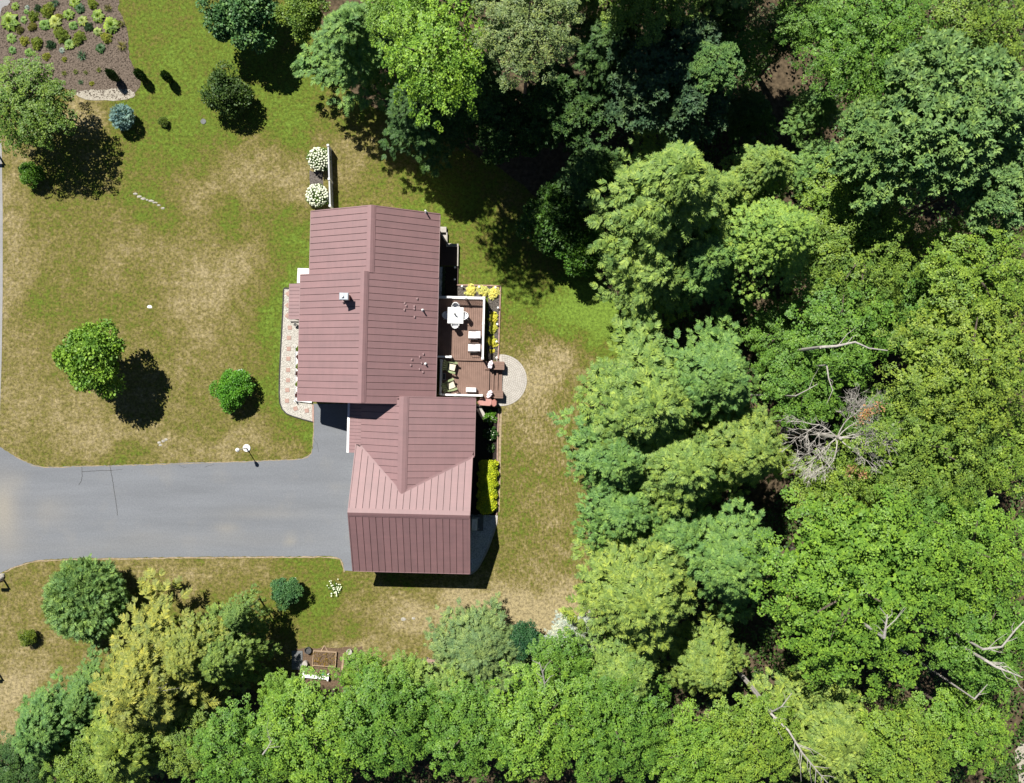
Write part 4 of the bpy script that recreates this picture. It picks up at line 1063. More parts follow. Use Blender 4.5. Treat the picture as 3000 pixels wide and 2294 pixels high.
def core(g, n, size, hz, rad=.58):
    """inner leaves added to block sunlight so the crowns cast solid shadows"""
    d = nrm(g.normal(size=(n, 3))); P = d*(g.random(n)**.4)[:, None]*rad*np.array([1, 1, hz]); P[:, 2] -= .06
    return quads(P, g.normal(size=(n, 3))*np.array([1, 1, .4]), np.array([0, 0, 1.]) + g.normal(size=(n, 3))*.35, np.full(n, size), np.full(n, size*.8))
def maple_crown(seed, l=.23, wd=.125, leaf=.034, nlf=66, hz=.80, cover=.95, gap=.22, layers=2, ncore=3400):
    """layered leaf plates radiating from the trunk, with holes between the boughs"""
    g = np.random.default_rng(seed); ph = g.uniform(0, 6.28, 6)
    RO, AZ, Z, SL = [], [], [], []
    for la in range(layers):
        N_ = int(cover*(1-.35*la)*3.14/(l*wd*.7)); i = np.arange(N_) + .5
        ro = np.sqrt(i/N_); az = i*2.39996 + la*1.7 + g.normal(size=N_)*.05/(ro+.15); ro = ro*(1-.04*la) + g.normal(size=N_)*.05
        z = hz*(np.sqrt(np.maximum(0, 1-np.minimum(ro, 1)**2*.92))-.45) - .40*la
        RO.append(ro); AZ.append(az); Z.append(z); SL.append(np.full(N_, .25+.55*1.0)*ro)
    N_ = int(.55*6.28/wd); RO.append(g.uniform(.78, 1.0, N_)); AZ.append(g.uniform(0, 6.28, N_)); Z.append(-g.uniform(.05, .45, N_)*hz); SL.append(np.full(N_, .55))
    ro, az, z, sl = map(np.concatenate, (RO, AZ, Z, SL))
    x, y = ro*np.cos(az), ro*np.sin(az)
    lump = np.sin(x*5.2+ph[0])*np.cos(y*4.8+ph[1]) + .6*np.sin(x*9+y*7+ph[2])
    z = z + .10*lump + g.normal(size=len(z))*.05
    hole = np.sin(x*6.1+y*2.3+ph[3])*np.sin(y*6.6-x*1.9+ph[4]) + .75*ro*np.sin(az*8+ro*3+ph[2]) + g.normal(size=len(z))*.15
    keep = hole < np.quantile(hole, 1-gap)
    ro, az, z, sl = ro[keep], az[keep], z[keep], sl[keep]
    out = (1 + .09*np.sin(3*az+ph[0]) + .06*np.sin(7*az+ph[5]) + .04*np.sin(13*az))
    ro = ro*out; n = len(ro)
    ha = az + g.normal(size=n)*.50
    ax = nrm(np.stack([np.cos(ha), np.sin(ha), -sl*.62 + .10 + g.normal(size=n)*.14], 1))
    rdl = np.stack([np.cos(az), np.sin(az), np.zeros(n)], 1)
    sn = nrm(np.array([0, 0, 1.0]) + rdl*(.30*ro)[:, None] + g.normal(size=(n, 3))*.34)
    B = nrm(np.cross(ax, sn)); sn = np.cross(B, ax); ln = l*g.uniform(.7, 1.3, n)
    root = np.stack([ro*np.cos(az), ro*np.sin(az), z], 1) - ax*(ln*.45)[:, None]
    k = nlf; m = n*k; t = g.uniform(0, 1, m)**.75; sd_ = g.uniform(-1, 1, m)
    AX = np.repeat(ax, k, 0); BB = np.repeat(B, k, 0); SN = np.repeat(sn, k, 0); LN = np.repeat(ln, k)
    half = wd/l*.5*np.sin(np.pi*np.clip(t*.76+.17, 0, 1))**.55*(1+.28*np.sin(t*15+np.repeat(g.uniform(0, 6, n), k)))
    P = np.repeat(root, k, 0) + AX*(t*LN)[:, None] + BB*(sd_*half*LN)[:, None] - SN*(LN*(.16*t*t+.10*sd_*sd_))[:, None] + g.normal(size=(m, 3))*.004
    D = AX*.7 + BB*(sd_*.85)[:, None] + g.normal(size=(m, 3))*.28 - SN*.16
    Nn = SN + g.normal(size=(m, 3))*.22; s = leaf*g.uniform(.65, 1.25, m)
    c = core(g, ncore, .060, hz*.55, .82); c[:, :, 2] -= .26*hz
    return np.concatenate([quads(P, D, Nn, s, s*.85, .10), c], 0)

def fronds(P, D, Nn, L, g, pairs=6, thin=.26):
    n = len(P); D = nrm(D); B = nrm(np.cross(D, Nn)); N2 = np.cross(B, D); out = []
    for j in range(pairs):
        t = .10 + .80*j/pairs
        for s in (-1, 1):
            base = P + D*(L*t)[:, None] - N2*(L*.12*t*t)[:, None]
            d = D*.66 + s*B*.74 - N2*.10 + g.normal(size=(n, 3))*.10
            l = L*(.46*(1-t)+.10)*g.uniform(.8, 1.2, n)
            out.append(quads(base, d, N2 + g.normal(size=(n, 3))*.25, l, l*thin + L*.02, .12))
    out.append(quads(P, D - N2*.10, N2, L*1.05, L*.11, .1))
    return np.concatenate(out, 0)

def hemlock_crown(seed, nb=72, nf=24, tall=1.15, fl=.17, prof=.75, pairs=5, thin=.34, droop=.22, irr=.30, ncore=1600):
    g = np.random.default_rng(seed)
    h = np.sort(g.uniform(0, 1, nb)); az = np.arange(nb)*2.39996 + g.uniform(-.5, .5, nb)
    bl = ((1-h)**prof*.92 + .12)*g.uniform(1-irr, 1.04, nb)
    bl *= 1 + .10*np.sin(az*3+seed) + .08*np.sin(az*5+2*seed)
    dirn = np.stack([np.cos(az), np.sin(az), np.zeros(nb)], 1)
    m = nb*nf; DI = np.repeat(dirn, nf, 0); BL = np.repeat(bl, nf); HH = np.repeat(h, nf)
    t = np.clip(g.beta(2.0, 1.2, m), .10, 1.0); s = g.uniform(-1, 1, m)
    LA = np.stack([-DI[:, 1], DI[:, 0], np.zeros(m)], 1)
    lat = s*(.05+BL*.20*np.sin(np.pi*np.clip(t, 0, 1)*.86))
    z = (HH-.42)*tall*1.25 + BL*(.20*t - droop*1.6*t*t) + g.normal(size=m)*.022 - np.abs(s)*.05 + np.repeat(g.normal(size=nb)*.03, nf)
    P = DI*(t*BL)[:, None] + LA*lat[:, None]; P[:, 2] = z
    ang = s*.80
    D = DI*np.cos(ang)[:, None] + LA*np.sin(ang)[:, None] + g.normal(size=(m, 3))*.16; D[:, 2] += -.34*t + .12
    Nn = np.array([0, 0, 1.0]) + DI*.22 + g.normal(size=(m, 3))*.26
    L = fl*g.uniform(.65, 1.25, m)*(1-.25*HH)
    c = core(g, ncore, .06, .5*tall, .48); c[:, :, 2] -= .14
    k = 46; a2 = g.uniform(0, 6.283, k); q = g.random(k)
    Pt = np.stack([np.cos(a2)*.05*q, np.sin(a2)*.05*q, .58*tall*1.25 - .16*q + .04], 1)
    Dt = np.stack([np.cos(a2), np.sin(a2), .9-1.1*q], 1) + g.normal(size=(k, 3))*.15
    c = np.concatenate([c, fronds(Pt, Dt, np.array([0, 0, 1.]) + g.normal(size=(k, 3))*.2, fl*.8*g.uniform(.6, 1.1, k), g, pairs, thin)], 0)
    return np.concatenate([fronds(P, D, Nn, L, g, pairs, thin), c], 0)

def pine_crown(seed, nl=30, nt=42, k=15, hz=.75, needle=.072):
    g = np.random.default_rng(seed)
    i = np.arange(nl); z = 1 - 1.25*(i+.5)/nl; az = i*2.39996 + g.uniform(-.5, .5, nl); rho = np.sqrt(1-z*z)
    ld = np.stack([rho*np.cos(az), rho*np.sin(az), z], 1); cen = ld*g.uniform(.6, 1, nl)[:, None]*np.array([.8, .8, hz*.8])
    n = nl*nt; rl = np.repeat(.26*g.uniform(.7, 1.2, nl), nt)[:, None]
    rd = nrm(g.normal(size=(n, 3)) + np.repeat(ld, nt, 0)*.6 + np.array([0, 0, .5]))
    C = np.repeat(cen, nt, 0) + rd*rl*np.array([1.1, 1.1, .55])*g.uniform(.5, 1, n)[:, None]
    m = n*k; RD = np.repeat(nrm(rd*np.array([1, 1, .5]) + np.array([0, 0, .25])), k, 0)
    D = nrm(RD*.55 + nrm(g.normal(size=(m, 3)))*.9); D[:, 2] = np.abs(D[:, 2])*.45
    s = needle*g.uniform(.7, 1.2, m)
    return np.concatenate([quads(np.repeat(C, k, 0), D, np.array([0, 0, 1.0]) + g.normal(size=(m, 3))*.3, s, s*.42, .1), core(g, 900, .11, hz)], 0)

def ball_fronds(seed, n=1900, hz=.8, fl=.20, up=.35, pairs=5, thin=.28, rough=.06, zlo=-.45):
    g = np.random.default_rng(seed); i = np.arange(n); z = 1-(1-zlo)*(i+.5)/n; az = i*2.39996; rho = np.sqrt(1-z*z)
    d = np.stack([rho*np.cos(az), rho*np.sin(az), z], 1) + g.normal(size=(n, 3))*.05; d = nrm(d)
    rr_ = (1-rough*2 + g.normal(size=n)*rough)[:, None]*(1 + .05*np.sin(d[:, :1]*9+seed)*np.cos(d[:, 1:2]*8))
    P = d*rr_*np.array([.86, .86, .86*hz])
    D = d*np.array([1, 1, .5]) + g.normal(size=(n, 3))*.45 + np.array([0, 0, up])
    return np.concatenate([fronds(P, D, d + np.array([0, 0, .6]), fl*g.uniform(.7, 1.2, n), g, pairs, thin), core(g, 400, .18, hz, .75)], 0)

def ball_leaves(seed, nl=22, nk=420, hz=.8, leaf=.085, zlo=-.3, lobe=.36, tight=.62):
    g = np.random.default_rng(seed); i = np.arange(nl); z = 1-(1-zlo)*(i+.5)/nl; az = i*2.39996 + g.uniform(-.5, .5, nl); rho = np.sqrt(1-z*z)
    ld = np.stack([rho*np.cos(az), rho*np.sin(az), z], 1); cen = ld*tight*g.uniform(.62, 1.22, nl)[:, None]*np.array([1, 1, hz])
    n = nl*nk; rl = np.repeat(lobe*g.uniform(.55, 1.2, nl), nk)[:, None]
    rd = nrm(g.normal(size=(n, 3)) + np.repeat(ld, nk, 0)*.7 + np.array([0, 0, .3]))
    P = np.repeat(cen, nk, 0) + rd*rl*np.array([1, 1, .8])*g.uniform(.55, 1.05, n)[:, None]
    D = nrm(g.normal(size=(n, 3))*.7 + rd*.8); Nn = rd*.7 + np.array([0, 0, .7]) + g.normal(size=(n, 3))*.35
    s = leaf*g.uniform(.6, 1.2, n)
    return np.concatenate([quads(P, D, Nn, s, s*.7, .12), core(g, 700, .12, hz, .62)], 0)

def rosette(seed, n=64, broad=.58, arch=.5, hgt=.55):
    """broad-leaved clump, two quads a leaf"""
    g = np.random.default_rng(seed); i = np.arange(n); az = i*2.39996 + g.uniform(-.3, .3, n); tier = 1-i/n
    L = (.30 + .60*tier)*g.uniform(.8, 1.15, n); el = .25 + (1-tier)*.9
    d = np.stack([np.cos(az)*np.cos(el), np.sin(az)*np.cos(el), np.sin(el)], 1)
    d2 = d.copy(); d2[:, 2] -= arch + .3*tier; d2 = nrm(d2)
    b = np.stack([-np.sin(az), np.cos(az), np.zeros(n)], 1); nn = np.cross(b, d)*-1
    P0 = np.stack([np.cos(az)*.06, np.sin(az)*.06, np.full(n, .10)], 1)
    M1 = P0 + d*(L*.5)[:, None]; T = M1 + d2*(L*.5)[:, None]; W = (L*broad/2)[:, None]; upv = np.array([0, 0, .06])
    q1 = np.stack([P0, M1 - b*W + upv, M1, M1 + b*W + upv], 1)
    q2 = np.stack([M1, M1 - b*W + upv, T, M1 + b*W + upv], 1)
    Q = np.concatenate([q1, q2], 0); Q[:, :, 2] *= hgt/.55; return Q
def spikes(seed, n=70, width=.07, up=.75):
    g = np.random.default_rng(seed); az = g.uniform(0, 6.283, n); el = g.uniform(.25, 1.35, n)
    d = np.stack([np.cos(az)*np.cos(el), np.sin(az)*np.cos(el), np.sin(el)*up], 1)
    P = np.stack([np.cos(az)*.08, np.sin(az)*.08, np.full(n, .0)], 1); L = g.uniform(.6, 1.05, n)
    return quads(P, d, np.array([0, 0, 1.0]) + g.normal(size=(n, 3))*.2, L, np.full(n, width)*g.uniform(.7, 1.3, n), .1)

CROWN = {
 'maple': [leaf_mesh('crown', maple_crown(s), M['leaf'], True, 97) for s in (1, 2, 3)],
 'maplebig': [leaf_mesh('crown', maple_crown(s, .165, .090, .0235, 58, .70, .95, .22, 2, 4600), M['leaf']) for s in (4, 5)],
 'mapleopen': [leaf_mesh('crown', maple_crown(6, .26, .125, .036, 60, .95, .85, .20, 2), M['leaf'])],
 'hemlock': [leaf_mesh('crown', hemlock_crown(s), M['needle'], True, 98) for s in (1, 2, 3)],
 'cedar': [leaf_mesh('crown', hemlock_crown(4, 130, 22, 1.3, .105, .62, 4, .46, .30, .15), M['needle'], True, 97)],
 'juniper': [leaf_mesh('crown', hemlock_crown(5, 120, 22, .55, .15, .9, 6, .22, .10, .35), M['needle'], True, 98.5)],
 'pine': [leaf_mesh('crown', pine_crown(s), M['needle']) for s in (1, 2)],
 'spruceball': [leaf_mesh('crown', ball_fronds(1), M['needle'])],
 'bluespruce': [leaf_mesh('crown', ball_fronds(2, 420, .85, .34, .25, 5, .34, .05, -.6), M['needle'])],
 'bush': [leaf_mesh('crown', ball_leaves(s), M['leaf']) for s in (1, 2, 3)],
 'loosebush': [leaf_mesh('crown', ball_leaves(7, 18, 300, .9, .09, -.5, .42, .58), M['leaf'])],
 'column': [leaf_mesh('crown', ball_fronds(3, 420, 1.0, .42, .8, 4, .4, .05, -.95), M['needle'])],
}
def trunk_mesh(seed, limbs=9):
    r2 = random.Random(seed); mb = MB()
    mb.tube([(0, 0, -.02), (.01, 0, .3), (.02, .02, .7), (0, .03, 1.15)], [.06, .045, .032, .008], 8)
    for k in range(limbs):
        a = k*2.4 + r2.uniform(-.3, .3); z = r2.uniform(.55, .95); l = r2.uniform(.45, .8)
        mb.tube([(0, 0, z-.03), (math.cos(a)*l*.5, math.sin(a)*l*.5, z+.08), (math.cos(a)*l, math.sin(a)*l, z+.14)], [.02, .013, .004], 5)
    return mb.mesh('trunk', M['bark'], True)
TRUNK = [trunk_mesh(s) for s in (1, 2, 3)]
cnt = {}
TR = random.Random(77)
def tree(name, kind, px, py, rpx, zc, tint, label, hz=1.0, cat='tree', group=None, trunk=True):
    c = G(px, py, zc); r = rpx/S*(1-zc/H)*(1.10 if kind == 'hemlock' else 1.0)
    o = empty(name, (c.x, c.y, 0), 0, label, cat, group)
    i = cnt.get(kind, 0); cnt[kind] = i+1
    me_ = CROWN[kind][i % len(CROWN[kind])]
    cr = link('crown', me_, o, (0, 0, zc), tint)
    cr.scale = (r*TR.uniform(.95, 1.06), r*TR.uniform(.95, 1.06), r*hz); cr.rotation_euler = (TR.uniform(-.05, .05), TR.uniform(-.05, .05), TR.uniform(0, 6.28))
    if trunk:
        t = link('trunk', TRUNK[i % 3], o); t.scale = (r*.9, r*.9, max(zc, .3)); t.rotation_euler[2] = TR.uniform(0, 6.28)
    return o

# tints (leaf reflectance; DK holds the shade of the woods in its colour)
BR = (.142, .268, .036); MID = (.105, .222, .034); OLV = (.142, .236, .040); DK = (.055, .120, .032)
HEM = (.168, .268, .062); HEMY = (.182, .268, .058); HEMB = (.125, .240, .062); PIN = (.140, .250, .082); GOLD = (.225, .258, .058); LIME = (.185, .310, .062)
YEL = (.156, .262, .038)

TREES = [
 # ---- north edge of the wood
 ('hemlock_tree', 'hemlock', 1050, 130, 150, 6.0, HEMB, 'soft pale green hemlock at the lawn edge where the woods meet the north lawn', 1.0),
 ('broadleaf_tree', 'bush', 893, 40, 68, 3.2, OLV, 'small olive green tree between the lawn shrub and the hemlock', .9),
 ('maple_tree', 'mapleopen', 1275, 150, 172, 14.0, (.165, .310, .035), 'open bright yellow-green maple overhanging the shaded north lawn', 1.0),
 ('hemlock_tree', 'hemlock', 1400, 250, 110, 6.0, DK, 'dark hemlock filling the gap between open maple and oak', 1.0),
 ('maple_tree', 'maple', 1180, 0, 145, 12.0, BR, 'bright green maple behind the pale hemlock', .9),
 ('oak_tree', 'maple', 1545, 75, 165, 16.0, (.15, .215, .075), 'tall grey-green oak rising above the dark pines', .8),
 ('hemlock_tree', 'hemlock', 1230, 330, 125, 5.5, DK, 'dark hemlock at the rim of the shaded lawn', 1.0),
 ('pine_tree', 'pine', 1960, 240, 175, 10.0, (.06, .12, .055), 'dusky blue-green pine with shade put into its tint beside the litter gap', 1.0),  # dark needle tint stands in for shade from taller trees
 ('pine_tree', 'pine', 2085, 200, 75, 12.0, (.11, .22, .065), 'sunlit flank of the dusky pine made as a narrow lighter top', 1.0),  # sunlight on the dusky pine, put into a lighter-tinted crown
 ('maple_tree', 'maple', 1900, -40, 150, 13.0, OLV, 'olive maple at the far north edge of the woods', .9),
 ('maple_tree', 'maple', 2130, 10, 110, 8.0, DK, 'dim maple above the gap of brown leaf litter', .9),
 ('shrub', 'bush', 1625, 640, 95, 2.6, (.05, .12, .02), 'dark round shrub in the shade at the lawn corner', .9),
 ('shrub', 'bush', 1690, 730, 75, 2.2, (.07, .17, .02), 'glossy green shrub below the dark round shrub', .9),
 # ---- north-east
 ('maple_tree', 'maplebig', 2570, 110, 215, 12.0, MID, 'layered green maple right of the brown litter gap', .8),
 ('maple_tree', 'maple', 2880, 90, 190, 11.0, OLV, 'olive green maple in the far north-east corner of the woods', .8),
 ('pine_tree', 'pine', 2780, 330, 215, 13.5, PIN, 'big soft blue-green white pine with rounded tufts', .9),
 ('pine_tree', 'pine', 2590, 430, 165, 12.0, (.14, .25, .075), 'smaller soft green pine leaning out from the big white pine', .9),
 ('pine_tree', 'pine', 2900, 520, 150, 11.5, PIN, 'soft green pine below the big white pine', .9),
 ('maple_tree', 'maple', 2520, 560, 170, 8.5, YEL, 'yellow-green maple tucked under the white pines', .8),
 ('hemlock_tree', 'hemlock', 1960, 590, 225, 10.0, HEM, 'broad pale hemlock at the wood edge facing the deck', 1.1),
 ('hemlock_tree', 'hemlock', 1925, 800, 150, 7.0, HEM, 'lower pale hemlock skirting the sunny lawn corner', 1.0),
 ('hemlock_tree', 'hemlock', 2060, 760, 130, 8.5, HEMB, 'green hemlock between the broad hemlock and the lime cedar', 1.0),
 ('hemlock_tree', 'hemlock', 2240, 500, 95, 8.5, HEM, 'small pale hemlock beside the litter gap', 1.1),
 ('hemlock_tree', 'hemlock', 2120, 570, 80, 8.0, HEM, 'slender hemlock linking the two pale hemlocks', 1.1),
 ('cedar_tree', 'cedar', 2270, 700, 150, 10.5, LIME, 'smooth lime green conical cedar with one deeply shaded side', 1.0),
 ('maple_tree', 'maplebig', 2540, 740, 205, 9.0, OLV, 'fine-leaved olive maple right of the lime cedar', .75),
 ('maple_tree', 'maple', 2470, 960, 180, 9.0, MID, 'dark green maple around the long bare pale limb', .75),
 ('maple_tree', 'maple', 2290, 970, 120, 6.0, MID, 'low glossy maple below the lime cedar', .75),
 ('maple_tree', 'maple', 2700, 900, 130, 8.0, MID, 'shaded green maple beside the yellow-green maples', .8),
 ('maple_tree', 'maple', 2880, 790, 180, 11.0, YEL, 'yellow-green maple along the east edge below the pines', .8),
 ('maple_tree', 'maplebig', 2850, 1060, 230, 11.5, (.170, .258, .04), 'large yellow-green maple on the east edge', .75),
 # ---- east, beside the lawn
 ('hemlock_tree', 'hemlock', 1890, 1180, 190, 8.5, HEM, 'spreading hemlock jutting farthest toward the lawn', 1.0),
 ('hemlock_tree', 'hemlock', 2090, 1110, 150, 9.0, HEMB, 'fresh green hemlock behind the spreading hemlock', 1.0),
 ('hemlock_tree', 'hemlock', 1810, 1340, 145, 7.0, HEMB, 'blue-tinged hemlock at the lawn edge beside the garage', 1.0),
 ('hemlock_tree', 'hemlock', 1990, 1370, 160, 8.5, HEM, 'hemlock with shaded gaps between two lawn-side hemlocks', 1.0),
 ('hemlock_tree', 'hemlock', 2180, 1320, 140, 9.0, HEMY, 'yellow-tipped hemlock beside the dead tree', 1.0),
 ('hemlock_tree', 'hemlock', 1830, 1500, 130, 6.5, HEMB, 'lower green hemlock bordering the east lawn', 1.0),
 ('maple_tree', 'maple', 2370, 1120, 140, 8.0, MID, 'green maple above the bare dead crown', .75),
 ('maple_tree', 'maplebig', 2740, 1310, 215, 10.5, OLV, 'olive green maple right of the dead tree', .72),
 ('maple_tree', 'maple', 2470, 1440, 150, 8.5, (.155, .25, .035), 'bright maple spreading below the dead tree', .7),
 ('maple_tree', 'maple', 2930, 1310, 150, 9.5, YEL, 'yellowish maple on the east edge beside the olive maple', .75),
 ('maple_tree', 'maple', 2560, 1220, 110, 6.0, MID, 'low maple leaves seen through the dead branches', .7),
 # ---- south-east
 ('hemlock_tree', 'hemlock', 1870, 1740, 185, 8.5, HEMY, 'dense yellow-green hemlock at the south-east corner of the lawn', 1.0),
 ('hemlock_tree', 'hemlock', 2130, 1640, 150, 9.0, HEMB, 'grey-green hemlock left of the large round maple', 1.0),
 ('hemlock_tree', 'hemlock', 1990, 1560, 120, 7.0, HEMB, 'small hemlock between the lawn-side hemlocks', 1.0),
 ('maple_tree', 'maplebig', 2530, 1730, 315, 12.5, (.138, .265, .036), 'very large round mid-green maple with radiating sprays', .62),
 ('maple_tree', 'maple', 2860, 1620, 190, 10.5, BR, 'bright maple on the east edge beside the large round maple', .75),
 ('maple_tree', 'maple', 2900, 1880, 175, 10.0, MID, 'green maple on the east edge around bleached dead limbs', .75),
 ('maple_tree', 'maple', 2720, 1520, 130, 10.5, MID, 'green maple between the olive maple and the large round maple', .75),
 ('hemlock_tree', 'hemlock', 2070, 1940, 120, 6.0, HEMY, 'pale yellow hemlock in the gap below the dense hemlock', 1.0),
 ('hemlock_tree', 'hemlock', 1830, 1960, 130, 6.0, HEM, 'soft green hemlock behind the silver shrub', 1.0),
 ('hemlock_tree', 'hemlock', 2420, 2140, 170, 7.0, HEMY, 'yellow-green hemlock under the leaning bleached snag', .9),
 ('maple_tree', 'maple', 2210, 2180, 150, 8.5, YEL, 'yellow-green maple left of the leaning bleached snag', .75),
 ('maple_tree', 'maple', 2640, 2200, 150, 8.5, YEL, 'yellow-green maple below the large round maple', .75),
 ('maple_tree', 'maple', 2840, 2130, 150, 8.0, BR, 'bright green maple beside the pale soil clearing', .75),
 ('maple_tree', 'maple', 2030, 2210, 140, 8.0, BR, 'bright green maple below the pale yellow hemlock', .75),
 # ---- south
 ('maple_tree', 'maplebig', 1800, 2140, 180, 8.5, MID, 'glossy green maple at the south edge below the silver shrub', .72),
 ('maple_tree', 'maple', 1580, 2130, 175, 8.5, BR, 'bright glossy maple at the south edge below the juniper', .72),
 ('maple_tree', 'maple', 1640, 1960, 110, 6.0, MID, 'green maple with a pale forked trunk behind the juniper', .75),
 ('maple_tree', 'maple', 1370, 2150, 150, 8.0, MID, 'glossy maple between the juniper and the south edge', .75),
 ('hemlock_tree', 'hemlock', 1290, 2060, 100, 5.0, HEM, 'feathery hemlock below the juniper', 1.0),
 ('maple_tree', 'maple', 1130, 2120, 165, 8.0, MID, 'glossy maple below the vegetable patch and the white bench', .75),
 ('maple_tree', 'maple', 1060, 1990, 90, 4.0, BR, 'small bright maple at the lawn edge right of the raised bed', .8),
 ('maple_tree', 'maple', 1185, 1985, 75, 3.5, LIME, 'small pale green sapling above the feathery hemlock', .8),
 ('maple_tree', 'maple', 900, 2160, 170, 8.0, BR, 'glossy bright maple left of the vegetable patch maple', .75),
 ('maple_tree', 'maple', 690, 2220, 150, 7.5, MID, 'green maple below the golden conifer', .75),
 ('maple_tree', 'maple', 820, 2040, 70, 4.0, BR, 'low leafy maple shoot in the dark gap left of the white bench', .8),
 ('juniper', 'juniper', 1400, 1908, 150, 2.4, (.155, .24, .09), 'feathery pale green juniper mound at the south lawn edge', .9),
 ('shrub', 'bush', 1545, 1872, 48, 2.0, (.03, .10, .04), 'small dark green shrub between the juniper and the silver shrub', .8),
 ('silver_shrub', 'juniper', 1676, 1872, 82, 3.0, (.36, .42, .40), 'silvery blue-white shrub at the south-east lawn edge', .9),
 # ---- south-west
 ('golden_conifer', 'hemlock', 450, 2000, 195, 6.0, GOLD, 'large golden yellow conifer south of the driveway', .9),
 ('golden_conifer', 'hemlock', 550, 1930, 95, 6.5, (.20, .25, .055), 'golden conifer top behind the large golden conifer', .9),
 ('spruce_tree', 'hemlock', 668, 1915, 112, 4.6, (.14, .225, .05), 'dark olive spruce right of the golden conifer', 1.2),
 ('spruce_tree', 'hemlock', 698, 1805, 54, 4.6, (.13, .22, .055), 'narrow green spruce top behind the olive spruce', 1.3),
 ('golden_conifer', 'hemlock', 400, 2150, 170, 5.5, (.17, .245, .045), 'duller golden conifer below the large golden conifer', .9),
 ('hemlock_tree', 'hemlock', 150, 2130, 130, 4.5, (.11, .22, .06), 'fresh green hemlock at the south-west lawn edge', 1.0),
 ('hemlock_tree', 'hemlock', 260, 2050, 90, 4.0, (.11, .21, .055), 'small green hemlock tucked against the golden conifer', 1.0),
 ('maple_tree', 'maple', 60, 2250, 110, 5.0, DK, 'dark green tree in the south-west corner', .8),
 ('maple_tree', 'maple', 560, 2180, 120, 6.5, (.15, .235, .045), 'green maple mixed into the golden conifers', .75),
 ('maple_tree', 'maple', 240, 2260, 120, 5.5, OLV, 'olive tree in the south-west corner below the green hemlock', .8),
 # ---- lawn trees and shrubs
 ('lawn_tree', 'bush', 712, 40, 106, 2.9, (.085, .190, .065), 'round blue-green tree alone on the north lawn', .85),
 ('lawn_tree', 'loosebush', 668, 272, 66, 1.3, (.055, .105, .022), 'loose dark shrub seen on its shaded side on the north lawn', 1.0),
 ('roadside_maple', 'maple', 62, 300, 150, 4.2, (.115, .205, .032), 'spreading maple at the road below the flower bed casting a wide shadow', .75),
 ('lawn_tree', 'bush', 275, 1055, 98, 3.3, (.15, .285, .035), 'bright lime green round tree on the front lawn', .95),
 ('lawn_shrub', 'bush', 685, 1143, 56, .9, (.085, .245, .02), 'vivid green round shrub on the front lawn near the walk', .8),
 ('round_spruce', 'spruceball', 255, 1757, 116, 2.1, (.145, .255, .075), 'big clipped round spruce south of the driveway', .85),
 ('lawn_shrub', 'bush', 840, 1733, 42, 1.1, (.07, .175, .065), 'small dark green shrub beside the white daisies', .9),
 ('lawn_shrub', 'loosebush', 82, 1867, 25, .5, (.13, .19, .02), 'little yellow-green shrub on the dry south-west lawn', .9),
 ('globe_spruce', 'bluespruce', 358, 343, 35, .85, (.16, .28, .29), 'silver-blue globe spruce below the flower bed', .9),
 ('lawn_shrub', 'loosebush', 478, 356, 14, .3, (.09, .15, .02), 'tiny green tuft plant on the north lawn', .9),
 ('lawn_shrub', 'bush', 92, 508, 34, .7, (.085, .20, .015), 'bright green shrub at the shadow edge of the roadside maple', .8),
 ('columnar_shrub', 'column', 331, 222, 12, .72, (.03, .075, .02), 'dark columnar evergreen inside the mulch bed corner', 3.0),
 ('columnar_shrub', 'column', 412, 221, 13, .66, (.03, .075, .02), 'dark columnar evergreen just outside the mulch bed', 2.6),
 ('columnar_shrub', 'column', 490, 226, 13, .66, (.03, .075, .02), 'dark columnar evergreen standing alone on the lawn', 2.6),
 # ---- trees standing just outside the picture whose shade falls into it
 ('hemlock_tree', 'hemlock', 1620, -190, 170, 12.0, HEM, 'tall hemlock north of the oak', 1.0),
 ('pine_tree', 'pine', 1330, -270, 150, 16.0, PIN, 'tall pine north of the bright green maple', 1.0),
 ('pine_tree', 'pine', 1843, -232, 150, 18.0, PIN, 'tall pine north of the dusky pine', 1.0),
 ('hemlock_tree', 'hemlock', 1450, -180, 150, 12.0, HEM, 'tall hemlock north of the open maple', .9),
 ('maple_tree', 'maple', 2300, -180, 150, 12.0, MID, 'tall maple north of the litter gap', .9),
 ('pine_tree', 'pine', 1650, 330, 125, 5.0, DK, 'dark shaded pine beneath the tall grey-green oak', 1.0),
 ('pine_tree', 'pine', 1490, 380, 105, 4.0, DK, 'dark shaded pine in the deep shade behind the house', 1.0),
 ('hemlock_tree', 'hemlock', 1540, -150, 160, 11.0, HEM, 'tall hemlock just north of the oak', 1.0),
 ('hemlock_tree', 'hemlock', 1720, -160, 160, 11.5, HEM, 'tall hemlock north-east of the oak', 1.0),
 ('hemlock_tree', 'hemlock', 1950, -170, 160, 11.5, HEM, 'tall hemlock north of the olive maple', 1.0),
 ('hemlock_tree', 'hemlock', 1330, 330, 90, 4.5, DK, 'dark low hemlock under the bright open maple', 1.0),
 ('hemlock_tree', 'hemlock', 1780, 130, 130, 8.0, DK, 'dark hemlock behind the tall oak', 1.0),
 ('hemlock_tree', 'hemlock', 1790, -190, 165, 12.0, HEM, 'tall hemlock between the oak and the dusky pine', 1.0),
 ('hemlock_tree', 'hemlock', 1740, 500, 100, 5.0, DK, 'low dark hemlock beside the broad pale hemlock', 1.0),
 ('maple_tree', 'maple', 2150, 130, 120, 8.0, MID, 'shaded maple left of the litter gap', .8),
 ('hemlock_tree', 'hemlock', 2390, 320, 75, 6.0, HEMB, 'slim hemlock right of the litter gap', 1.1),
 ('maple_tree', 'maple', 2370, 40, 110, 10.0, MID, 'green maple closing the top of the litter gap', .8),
 ('hemlock_tree', 'hemlock', 2200, 330, 80, 5.0, DK, 'dark low hemlock in the litter gap', 1.0),
